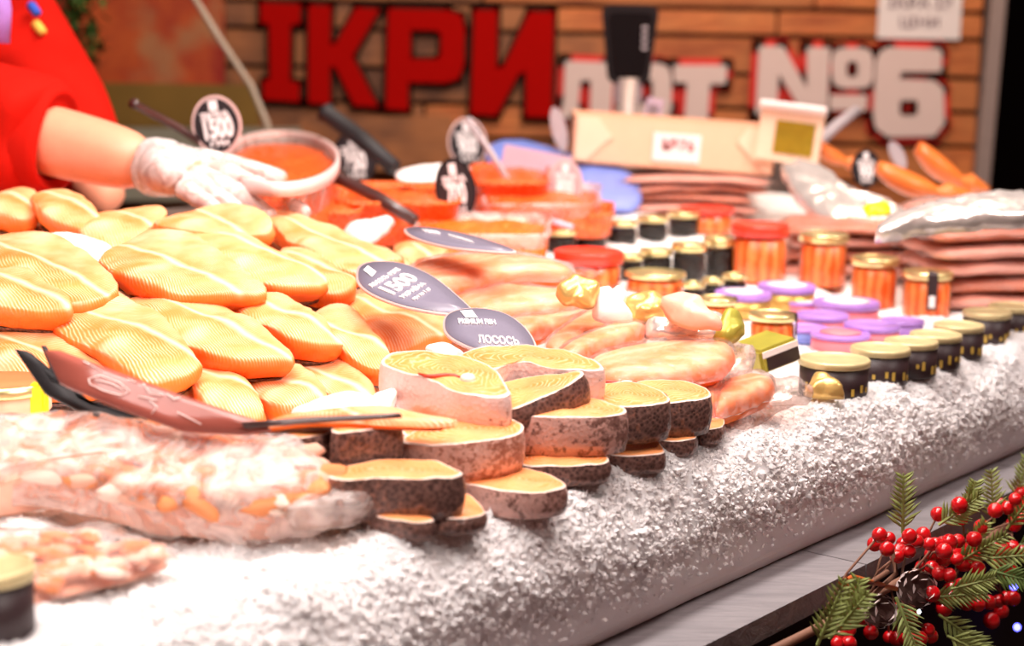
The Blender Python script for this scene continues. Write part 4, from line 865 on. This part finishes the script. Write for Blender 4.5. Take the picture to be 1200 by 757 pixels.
upright(416, 186, 52, 66, 2.7, -8, '350', 'tag_face_black', 'soft_black', 'black upright oval tag reading 350 behind the bucket')
upright(534, 223, 48, 76, 2.3, -10, '700', 'tag_face_black', 'soft_black', 'black upright oval tag reading 700 in the middle of the caviar')
upright(548, 168, 46, 60, 2.85, -6, '900', 'tag_face_black', 'tag_rim', 'round tag with pale rim behind the 700 tag')
upright(662, 217, 42, 60, 2.5, 0, '800', 'tag_grey', 'tag_rim', 'greyish upright oval tag with pale rim beside the blue tray')
upright(655, 152, 18, 54, 2.75, -14, None, 'tag_grey', 'tag_grey', 'narrow grey tag seen nearly sideways left of the cardboard box')
upright(1015, 198, 34, 46, 2.6, -4, '900', 'tag_face_black', 'soft_black', 'black oval tag between the silver pouch and the orange fish')
upright(1052, 182, 16, 36, 2.72, -30, None, 'tag_grey', 'tag_grey', 'small grey tag leaning behind the orange fish')
stick((156, 121), (252, 178), 2.1, 2.3, .0055, 'brown_handle', 'long thin brown handle left of the upright 1500 tag')
stick((396, 208), (486, 258), 2.25, 2.15, .009, 'brown_handle', 'thick brown handle leaning out of the caviar toward the fillets')
stick((382, 132), (462, 196), 2.65, 2.55, .014, 'black_plastic', 'broad black handle standing behind the 350 tag')
stick((548, 140), (602, 222), 2.55, 2.5, .005, 'tag_grey', 'thin grey knife-like handle behind the 700 tag')
stick((560, 238), (670, 266), 2.45, 2.28, .0045, 'mauve_plastic', 'pale translucent spoon handle lying across the caviar')
stick((955, 170), (1005, 128), 2.9, 2.95, .010, 'tag_grey', 'grey handle slanting up before the numero sign')
# big folded tag in front
e, M, hit = plate('folded_tag', [(52, 411), (68, 410), (150, 440), (215, 464), (300, 492), (318, 503), (285, 508), (214, 504), (140, 478), (70, 449)], 1.040, 'acrylic_reflection', 50, 0, .003, label='glossy black plastic tag with painted reddish reflection and worn chalk lines, tilted against the fillets', cat='price tag', group='folded glossy tags')
inv = M.inverted()
def scrib(pp):
    v = [inv @ hit(*p) + Vector((0, 0, .0012)) for p in pp]; tube('chalk_line', v, .0004, 'chalk', e, 5)
scrib([(104, 445), (118, 441), (140, 449), (152, 459), (142, 464), (122, 459), (106, 451), (104, 445)])
scrib([(112, 446), (130, 450), (145, 458)]); scrib([(98, 424), (112, 431), (106, 428), (120, 436)]); scrib([(168, 450), (176, 462), (190, 464)]); scrib([(196, 462), (204, 469), (212, 466)]); scrib([(176, 470), (184, 478), (178, 486)]); scrib([(208, 484), (220, 490), (236, 498)]); scrib([(162, 465), (184, 470)]); scrib([(150, 445), (160, 449)])
plate('folded_tag', [(17, 409), (36, 412), (60, 447), (130, 482), (215, 506), (190, 510), (110, 490), (52, 460)], 1.032, 'black_plastic', 50, 0, .004, label='lower black glossy tag under the red-reflecting one', cat='price tag', group='folded glossy tags')
plate('folded_tag', [(48, 405), (54, 405), (72, 446), (66, 450)], 1.044, 'black_plastic', 60, 0, .004, label='short upright black end piece of the glossy tags', cat='price tag', group='folded glossy tags')
plate('flat_tag', [(283, 495), (330, 491), (400, 487), (470, 483.5), (471, 488), (400, 492), (330, 497), (286, 501)], 1.030, 'brown_handle', 55, 0, .003, label='brown tag seen edge-on above the tall black steak', cat='price tag')

# ================================================================ FRONT LEFT: BAGS OF TRIMMINGS, TINS
def inside(p, poly):
    r = False; n = len(poly)
    for i in range(n):
        a, b = poly[i], poly[(i + 1) % n]
        if (a[1] > p[1]) != (b[1] > p[1]) and p[0] < (b[0] - a[0]) * (p[1] - a[1]) / (b[1] - a[1]) + a[0]: r = not r
    return r
blob = []
for s in range(6):
    b = bmesh.new(); bmesh.ops.create_icosphere(b, subdivisions=2, radius=1)
    for v in b.verts:
        n_ = noise.noise(v.co * 1.3 + Vector((s * 9, 0, 0))); v.co = v.co * (1 + .45 * n_)
    me = bpy.data.meshes.new('trimming'); b.to_mesh(me); b.free(); me.polygons.foreach_set('use_smooth', [True] * len(me.polygons)); blob.append(me)
def trimmings(name, pts, z, tilt, n, label, fm, dome, thick, s0=.010):
    M, hit = plane_frame(pts, z, tilt, 0, (1, 0)); W, c = outline(pts, M, hit, 56, True); inv = M.inverted()
    e = empty(name, M, label, 'plastic bag', 'bags of salmon trimmings on the ice')
    x0, x1, y0, y1 = min(p[0] for p in pts), max(p[0] for p in pts), min(p[1] for p in pts), max(p[1] for p in pts); k = 0
    while k < n:
        p = (random.uniform(x0, x1), random.uniform(y0, y1))
        if not inside(p, [(q[0] * .94 + .06 * (x0 + x1) / 2, q[1] * .88 + .12 * (y0 + y1) / 2) for q in pts]): continue
        k += 1; q = inv @ hit(*p); me = random.choice(blob); mt = random.choice(['trim_orange', 'trim_pink', 'trim_pale', 'trim_pink', 'trim_orange'])
        o = bpy.data.objects.new('trimming', me.copy() if False else me); C.objects.link(o); o.parent = e
        if not me.materials: me.materials.append(MAT['trim_pink'])
        o.material_slots[0].link = 'OBJECT'; o.material_slots[0].material = MAT[mt]
        o.location = (q.x, q.y, -s0 * random.uniform(.6, 1.2)); s = s0 * random.uniform(.7, 1.3); o.scale = (s * random.uniform(1.2, 2.6), s, s * .7); o.rotation_euler = (random.uniform(-.4, .4), random.uniform(-.4, .4), random.uniform(-.6, .6))
    rings('fish_mass', W, c, [(.3, -.008, 0, 0, 0), (.7, -.008, 0, 0, 0), (.88, -.012, 0, .2, 0), (.93, -thick, 0, 0, 0)], 'trim_pink', e, .004, 40)
    rings('plastic_wrap', W, c, [(.2, dome, 0, 0, 0), (.45, dome, 0, 0, 0), (.7, dome * .8, 0, 0, 0), (.88, dome * .3, 0, 0, 0), (.98, -thick * .4, 0, 0, 0), (1.04, -thick * .9, 0, 0, 0)], fm, e, .006, 45, close_bottom=False, wob=.008)
    return e
trimmings('trimmings_bag', [(-60, 500), (20, 480), (110, 478), (200, 494), (290, 502), (360, 508), (392, 530), (402, 555), (380, 575), (320, 592), (260, 592), (160, 580), (100, 562), (20, 552), (-60, 560)], 1.002, 26, 230, 'large milky plastic bag of salmon trimmings at the front left', 'milky_film', .006, .035, .0068)
fillet([(395, 560), (420, 556), (436, 570), (415, 588), (385, 596), (340, 600), (350, 580)], .985, 'crumpled clear end of the large trimmings bag by the black steaks', 18, mat='milky_film', thick=.016, skinmat='milky_film', name='bag_end', group=None, curl=.004)
bpy.data.objects['bag_end']['category'] = 'plastic bag'
boxo('brown_board', (0, 0, 0), (.16, .10, .006), 'cardboard', None, m4=Matrix.Translation(at(285, 600, .966) + Vector((0, .05, 0))) @ Matrix.Rotation(R(-6), 4, 'Z')); tag(bpy.data.objects['brown_board'], 'thin brown board edge showing under the large trimmings bag', 'board')
trimmings('trimmings_bag', [(-60, 630), (0, 620), (60, 613), (120, 614), (180, 626), (206, 642), (170, 658), (110, 672), (60, 686), (0, 690), (-60, 690)], .970, 6, 110, 'smaller open heap of salmon trimmings on the ice beside the tin', 'clear_film', .004, .012, .0045)
jar(-12, 662, 104, .040, 'olive_lid', 'dark_label', 'large blurred dark tin at the bottom left corner', None, 'fish_tin', can=True, lid_h=.2, z=.994)
e = empty('label_card_tin', at(5, 452, 1.01), 'low gold tin with a yellow band, left behind the trimmings bag', 'tin')
lathe('can_body', [(.034, -.02), (.036, -.018), (.036, -.004)], 'cardboard', e, 32); lathe('lid', [(.037, -.004), (.0375, -.003), (.0375, .004), (.034, .005), (.03, .004)], 'gold_lid', e, 32)
boxo('yellow_band', (.0315, -.017, -.008), (.013, .014, .028), 'yellow_label', e, bevel=.002)

# ================================================================ VENDOR
def skin_mesh(nodes, edges, sub=2):
    me = bpy.data.meshes.new('s'); me.from_pydata([n[0] for n in nodes], edges, []); o = bpy.data.objects.new('s', me); C.objects.link(o)
    md = o.modifiers.new('sk', 'SKIN'); md.use_smooth_shade = True
    sv = me.skin_vertices[0].data
    for i, n in enumerate(nodes):
        r = n[1]; sv[i].radius = (r, r) if not isinstance(r, tuple) else r; sv[i].use_root = (i == 0)
    if sub: o.modifiers.new('ss', 'SUBSURF').levels = sub
    m_ = to_mesh(o); bpy.data.objects.remove(o)
    return [v.co.copy() for v in m_.vertices], [tuple(p.vertices) for p in m_.polygons]
def chain(n, start=0): return [(start + i, start + i + 1) for i in range(n - 1)]
pel = Vector((-1.02, 2.26, .98)); chest = Vector((-.88, 2.17, 1.32)); neck = Vector((-.80, 2.12, 1.50)); head = Vector((-.74, 2.08, 1.62))
shR = aty(-215, -60, 2.12); shL = aty(-100, -120, 2.40)
elR = aty(-85, 128, 2.08); cuff = aty(66, 166, 2.02); wrR = aty(182, 196, 1.96)
elL = aty(86, 150, 2.36); wrL = aty(112, 222, 2.30)
hips = [Vector((-1.10, 2.20, .93)), Vector((-.96, 2.34, .93))]
body_nodes = [(pel, .13), (chest, .14), (neck, .055), (head, .06), (shR, .07), (elR, .050), (wrR, (.034, .033)), (shL, .07), (elL, .045), (wrL, .028), (aty(140, 236, 2.28), .03),
              (hips[0], .09), (hips[0] + Vector((-.02, -.0, -.45)), .06), (hips[0] + Vector((-.02, .02, -.86)), .04), (hips[0] + Vector((.06, -.06, -.90)), .035),
              (hips[1], .09), (hips[1] + Vector((0, 0, -.45)), .06), (hips[1] + Vector((0, .02, -.86)), .04), (hips[1] + Vector((.08, -.04, -.90)), .035), (wrR.lerp(cuff, .5), .043)]
body_edges = [(0, 1), (1, 2), (2, 3), (1, 4), (4, 5), (5, 19), (19, 6), (1, 7), (7, 8), (8, 9), (9, 10), (0, 11), (11, 12), (12, 13), (13, 14), (0, 15), (15, 16), (16, 17), (17, 18)]
V, Fc = skin_mesh(body_nodes, body_edges)
def add(g): 
    k = len(V); V.extend(g[0]); Fc.extend(tuple(i + k for i in f) for f in g[1])
# head shape with nose and jaw, facing down over the counter
dirv = Vector((.62, -.60, -.5)).normalized(); hx = dirv.cross(Vector((0, 0, 1))).normalized(); hu = hx.cross(dirv)
hb = bmesh.new(); bmesh.ops.create_uvsphere(hb, u_segments=32, v_segments=24, radius=1)
for v in hb.verts:
    c = v.co.copy(); x, y, z = c.x * .076, c.y * .097, c.z * .115
    if c.z < 0: x *= 1 - .25 * (-c.z) ** 1.5; y *= 1 - .12 * (-c.z)
    fr_ = max(0, c.y)
    y += .022 * math.exp(-((c.x) ** 2 / .02 + (c.z + .15) ** 2 / .03)) * (c.y > 0) + .006 * math.exp(-((c.x) ** 2 / .05 + (c.z + .55) ** 2 / .02)) * (c.y > 0)
    y -= .008 * (math.exp(-((abs(c.x) - .38) ** 2 / .03 + (c.z - .05) ** 2 / .02))) * (c.y > 0)
    v.co = head + Vector((0, 0, .03)) + hx * x + dirv * y + hu * z
hb.verts.ensure_lookup_table(); add(([v.co.copy() for v in hb.verts], [tuple(q.index for q in f.verts) for f in hb.faces])); hb.free()
fing = {  # gloved right hand: thumb, index, middle, ring, little
 'thumb': [(214, 192, 1.95), (248, 186, 1.955), (285, 196, 1.95), (338, 212, 1.94)],
 'index': [(222, 200, 1.93), (268, 201, 1.92), (308, 220, 1.905), (362, 254, 1.88)],
 'middle': [(218, 206, 1.91), (254, 212, 1.90), (286, 230, 1.885), (322, 258, 1.86)],
 'ring': [(214, 212, 1.89), (242, 220, 1.88), (266, 236, 1.865), (284, 254, 1.855)],
 'little': [(208, 218, 1.87), (228, 228, 1.86), (246, 240, 1.85), (258, 252, 1.84)]}
fr = {'thumb': .0135, 'index': .0122, 'middle': .0126, 'ring': .012, 'little': .0105}
palm = [(wrR, (.038, .033)), (aty(205, 200, 1.93), (.046, .030)), (aty(236, 206, 1.91), (.048, .024))]
def hand(extra):
    gs = [skin_mesh([(p, (r[0] + extra, r[1] + extra)) for p, r in palm], chain(3))]
    for k, q in fing.items(): gs.append(skin_mesh([(aty(*p), (fr[k] * (1 - .12 * i)) + extra) for i, p in enumerate(q)], chain(4)))
    return gs
for g in hand(0): add(g)
vend = empty('person', Vector((-1.03, 2.27, 0)), 'person in a red jacket and clear glove leaning over the fillets from the left', 'person')
def pp(o): return reparent(o, vend)
pp(mesh('body', V, Fc, 'human_skin'))
GV, GF = [], []
for g in hand(.0022) + [skin_mesh([(wrR.lerp(cuff, .10), .038), (wrR, .038), (palm[1][0], .038)], chain(3))]:
    k = len(GV); GV.extend(g[0]); GF.extend(tuple(i + k for i in f) for f in g[1])
GV = [v + Vector((noise.noise(v * 30), noise.noise(v * 30 + Vector((5, 0, 0))), noise.noise(v * 30 + Vector((0, 7, 0))))) * .003 for v in GV]
pp(mesh('clear_glove', GV, GF, 'glove_film'))
jn = [(pel + Vector((0, 0, -.06)), .16), (chest, .165), (neck - Vector((0, 0, .04)), .075), (shR, .088), (elR, .088), (cuff, .080), (shL, .10), (shL.lerp(elL, .5), .088), (elL, .072), (wrL, .056), (elR.lerp(cuff, .8), .086)]
je = [(0, 1), (1, 2), (1, 3), (3, 4), (4, 10), (10, 5), (1, 6), (6, 7), (7, 8), (8, 9)]
JV, JF = skin_mesh(jn, je, 3)
JV = [v + Vector((0, -1, .4)) * (.018 * noise.noise(Vector((v.x * 7, v.y * 7, v.z * 22))) + .006 * noise.noise(v * 40)) for v in JV]
pp(mesh('jacket', JV, JF, 'red_cloth'))
ax_ = (cuff - elR).normalized(); c0_ = elR.lerp(cuff, .90)
v, f = [], []
u1 = ax_.cross(Vector((0, 0, 1))).normalized(); u2 = ax_.cross(u1); prof_ = [(-.032, .052), (-.03, .060), (-.01, .064), (.012, .064), (.022, .061), (.024, .056), (.015, .048)]
for h_, r_ in prof_:
    for k in range(32): a = 2 * math.pi * k / 32; q = r_ * (1 + .04 * math.sin(3 * a) + .03 * noise.noise(Vector((a * 2, h_ * 60, 1)))); v.append(c0_ + ax_ * (h_ + .008 * math.sin(a + 1)) + u1 * q * math.cos(a) + u2 * q * math.sin(a))
for j in range(len(prof_) - 1):
    for k in range(32): f.append((j * 32 + k, j * 32 + (k + 1) % 32, (j + 1) * 32 + (k + 1) % 32, (j + 1) * 32 + k))
pp(mesh('rolled_cuff', v, f, 'red_cloth'))
tv = skin_mesh([(pel - Vector((0, 0, .02)), .14), (hips[0], .10), (hips[0] + Vector((-.02, 0, -.45)), .075), (hips[0] + Vector((-.02, .02, -.84)), .06), (hips[1], .10), (hips[1] + Vector((0, 0, -.45)), .075), (hips[1] + Vector((0, .02, -.84)), .06)], [(0, 1), (1, 2), (2, 3), (0, 4), (4, 5), (5, 6)])
pp(mesh('trousers', tv[0], tv[1], 'dark_cloth'))
hbm = bmesh.new(); bmesh.ops.create_uvsphere(hbm, u_segments=24, v_segments=16, radius=1)
for v in hbm.verts:
    c = v.co.copy(); k = 1.06 + .05 * noise.noise(c * 4); v.co = head + Vector((0, 0, .035)) + hx * c.x * .080 * k + dirv * (min(c.y, .45) * .096 * k - .004) + hu * max(c.z, -.35) * .118 * k
pp(bm_obj('hair', hbm, 'hair'))
for s in (-1, 1):
    P = head + Vector((0, 0, .03)) + hx * (.030 * s) + dirv * .082 + hu * .006
    o = lathe('eye', [(.002, -.009), (.009, -.004), (.011, 0), (.009, .004), (.002, .009)], 'eye_white', None, 12, Matrix.Translation(P)); pp(o)
    P = head + Vector((0, 0, .025)) + hx * (.078 * s) - dirv * .004
    o = lathe('ear', [(.004, -.03), (.014, -.018), (.018, .004), (.013, .022), (.004, .028)], 'human_skin', None, 12, Matrix.Translation(P) @ Matrix.Diagonal((.5, 1, 1, 1))); pp(o)
v, f = tube_geo([head + Vector((0, 0, .03)) + hx * x + dirv * (.094 - abs(x) * .5) - hu * .058 for x in (-.024, -.012, 0, .012, .024)], [.002, .0045, .005, .0045, .002], 8); pp(mesh('lips', v, f, 'lip'))
for k, (mt, dx) in enumerate((('blue_cloth', 0), ('yellow_cloth', 0), ('blue_cloth', 0))):
    y = (0, 22, -30)[k]; a = aty(36 + y * .25, 6 + y, 2.315); b = aty(44 + y * .28, 16 + y, 2.305)
    v, f = tube_geo([a, b], [.007, .006], 8); pp(mesh('sleeve_emblem', v, f, mt))
v, f = tube_geo([aty(-4, -30, 2.05), aty(2, 10, 2.06), aty(0, 50, 2.06)], .012, 8); pp(mesh('embroidery', v, f, 'purple_lid'))

# ================================================================ BERRY GARLAND on the counter front
gar = empty('berry_garland', ts(1.35, .60, .76), 'garland of red berries, fir sprigs and twigs along the counter front', 'garland')
def gp(o): return reparent(o, gar)
S0 = .598
bp = [(620, 264), (600, 300), (658, 277), (740, 268), (795, 262), (700, 330), (738, 330), (650, 320), (690, 350), (820, 300), (828, 340), (875, 300), (900, 293), (935, 288), (875, 365), (920, 335), (792, 395), (830, 395), (860, 418), (900, 425), (855, 180), (941, 144), (950, 198), (1030, 232), (1000, 280), (1015, 400), (1080, 315), (985, 320), (950, 470), (985, 470), (910, 485), (1015, 495), (970, 540), (1015, 543), (1058, 535), (1098, 530), (1130, 518), (1155, 518), (1108, 570), (1070, 608), (860, 515), (905, 515), (1135, 155), (1165, 120), (1190, 95), (1180, 150), (1105, 145), (1085, 165), (1060, 450), (1140, 410), (1155, 315), (1120, 330), (517, 560), (540, 600), (520, 600), (485, 625), (475, 660), (500, 645), (460, 670), (585, 655), (690, 680), (725, 683), (755, 688), (782, 680), (815, 645), (825, 670), (660, 675), (495, 700), (450, 700), (960, 380), (1000, 350), (1100, 380), (880, 330), (845, 305), (1190, 200), (1160, 220), (1195, 330), (930, 360), (770, 290), (715, 300), (850, 365), (830, 500), (880, 560), (745, 590), (690, 565)]
sph = bmesh.new(); bmesh.ops.create_uvsphere(sph, u_segments=14, v_segments=10, radius=1)
for v in sph.verts:
    if v.co.z > .92: v.co.z -= .12
bme = bpy.data.meshes.new('berry'); sph.to_mesh(bme); sph.free(); bme.polygons.foreach_set('use_smooth', [True] * len(bme.polygons)); bme.materials.append(MAT['berry_red'])
stems = []
for i, (x, y) in enumerate(bp):
    px, py = 850 + x / 3.43, 550 + y / 3.43; P = on_s(px, py, S0 + random.uniform(-.02, .022)); r = random.uniform(.0066, .0088) * (P.dot(FW) / 1.45)
    o = bpy.data.objects.new('berry', bme); C.objects.link(o); o.matrix_world = Matrix.Translation(P) @ Matrix.Rotation(random.uniform(0, 3), 4, 'X') @ Matrix.Diagonal((r, r, r, 1)); gp(o); stems.append(P)
main = [on_s(900, 765, S0 + .02), on_s(960, 735, S0 + .02), on_s(1020, 700, S0 + .02), on_s(1080, 668, S0 + .02), on_s(1130, 650, S0 + .02), on_s(1190, 610, S0 + .02), on_s(1260, 570, S0 + .02)]
gp(tube('twig', main, .004, 'twig'))
for i, P in enumerate(stems[::2]):
    q = min(main, key=lambda m_: (m_ - P).length); q = q.lerp(random.choice(main), .12); mid = (P + q) / 2 + Vector((0, 0, .008)); gp(tube('stem', [P, mid, q], .0011, 'twig', n=5))
for a in (((1020, 700), (985, 682), (1000, 676), (1050, 690)), ((990, 712), (1010, 690), (1040, 670)), ((1000, 716), (1020, 700), (1050, 672), (1045, 640))):
    gp(tube('twig', [on_s(*p, S0 - .01) for p in a], .0022, 'orange_ribbon' if a[0] == (1020, 700) else 'twig', n=6))
def sprig(px, py, ang, L, mat='needle_green', s=S0, n=11):
    P = on_s(px, py, s); d = Vector((math.cos(R(ang)) * .9, -math.cos(R(ang)) * .1 - .15, math.sin(R(ang)))).normalized(); vs, fs = tube_geo([P, P + d * L * .5, P + d * L], [.0016, .0013, .0006], 5)
    side = d.cross(Vector((0, 1, 0))).normalized()
    for i in range(n):
        u = .1 + .9 * i / n; b = P + d * L * u
        for sg in (-1, 1):
            e_ = (d * .9 + side * sg * 1.0 + Vector((0, random.uniform(-.6, .2), 0))).normalized(); l_ = .019 * (1.1 - .6 * u) * random.uniform(.8, 1.2); wv = e_.cross(Vector((.2, 1, .1))).normalized() * .0016
            k = len(vs); vs += [b - wv * .6, b + e_ * l_ * .5 - wv, b + e_ * l_, b + e_ * l_ * .5 + wv, b + wv * .6, b + e_ * l_ * .5 + Vector((0, -.0012, 0))]; fs += [(k, k + 1, k + 5), (k + 1, k + 2, k + 5), (k + 2, k + 3, k + 5), (k + 3, k + 4, k + 5), (k + 4, k, k + 5)]
    gp(mesh('fir_sprig', vs, fs, mat, None, False))
for a in [(1058, 625, 95, .055), (958, 756, 72, .06), (972, 748, 55, .05), (990, 742, 80, .05), (1180, 620, 60, .06), (1165, 612, 100, .055), (1190, 640, 20, .05), (1120, 660, 35, .055), (1145, 655, 10, .06), (1160, 668, -10, .05), (1125, 655, 60, .045),
          (1100, 720, -30, .06), (1120, 735, -45, .06), (1110, 745, -20, .05), (1050, 700, -65, .05), (1090, 700, 10, .05), (1115, 690, 20, .04), (1190, 585, 80, .05), (1130, 610, 80, .04), (1100, 615, 40, .045)]:
    sprig(*a[:4], mat=random.choice(['needle_green', 'needle_green', 'needle_dark']), s=S0 + random.uniform(-.02, .02))
# pine cones: scales in a spiral
def cone(px, py, r, s, n=38):
    P = on_s(px, py, s); bmc = bmesh.new(); vs, fs, tv, tf = [], [], [], []
    ax = Vector((.2, -.9, .3)).normalized(); sx = ax.cross(Vector((0, 0, 1))).normalized(); sy = ax.cross(sx)
    for i in range(n):
        u = i / n; a = i * 2.4; rr = r * math.sin(math.pi * (.15 + .75 * u)) ; b = P + ax * (u - .5) * r * 2.2; o_ = sx * math.cos(a) + sy * math.sin(a); t_ = ax.cross(o_)
        k = len(vs); tip = b + o_ * rr + ax * .003
        vs += [b + t_ * .003, b - t_ * .003, tip - t_ * .0042, tip + t_ * .0042, tip + ax * .0025]; fs += [(k, k + 1, k + 2, k + 3), (k + 2, k + 3, k + 4)]
        k = len(tv); tv += [tip - t_ * .0044 + o_ * .001 + ax * .001, tip + t_ * .0044 + o_ * .001 + ax * .001, tip + ax * .0055 + o_ * .001, tip - ax * .0015 + o_ * .0015 + ax * .002]; tf += [(0 + k, 3 + k, 1 + k), (0 + k, 1 + k, 2 + k)]
    c_ = gp(mesh('pine_cone', vs, fs, 'cone_brown', None, False)); t2 = mesh('snow_tips', tv, tf, 'snow_tip', None, False); t2.parent = c_; t2.matrix_parent_inverse = Matrix()
cone(1028, 716, .013, S0 - .005); cone(1072, 690, .016, S0)
P = on_s(1077, 717, S0 - .03); gp(lathe('fairy_light', [(.0006, -.0018), (.0018, 0), (.0006, .0018)], 'white_bulb', None, 8, Matrix.Translation(P)))
for k, (x, y) in enumerate(((1188, 687), (1192, 735))): bulb(0, 0, 0, .004, 'cool_bulb', ['small blue light beside the berry garland', 'lowest small blue light at the bottom right corner'][k], on_s(x, y, .63))
sheet('kraft_wrapping', [(870, 770), (885, 742), (900, 738), (915, 728), (950, 722), (985, 712), (995, 730), (960, 760), (930, 790)], .76, 'kraft_paper', 'crumpled brown wrapping paper left of the berry garland', 'paper', 55, .008, .01)
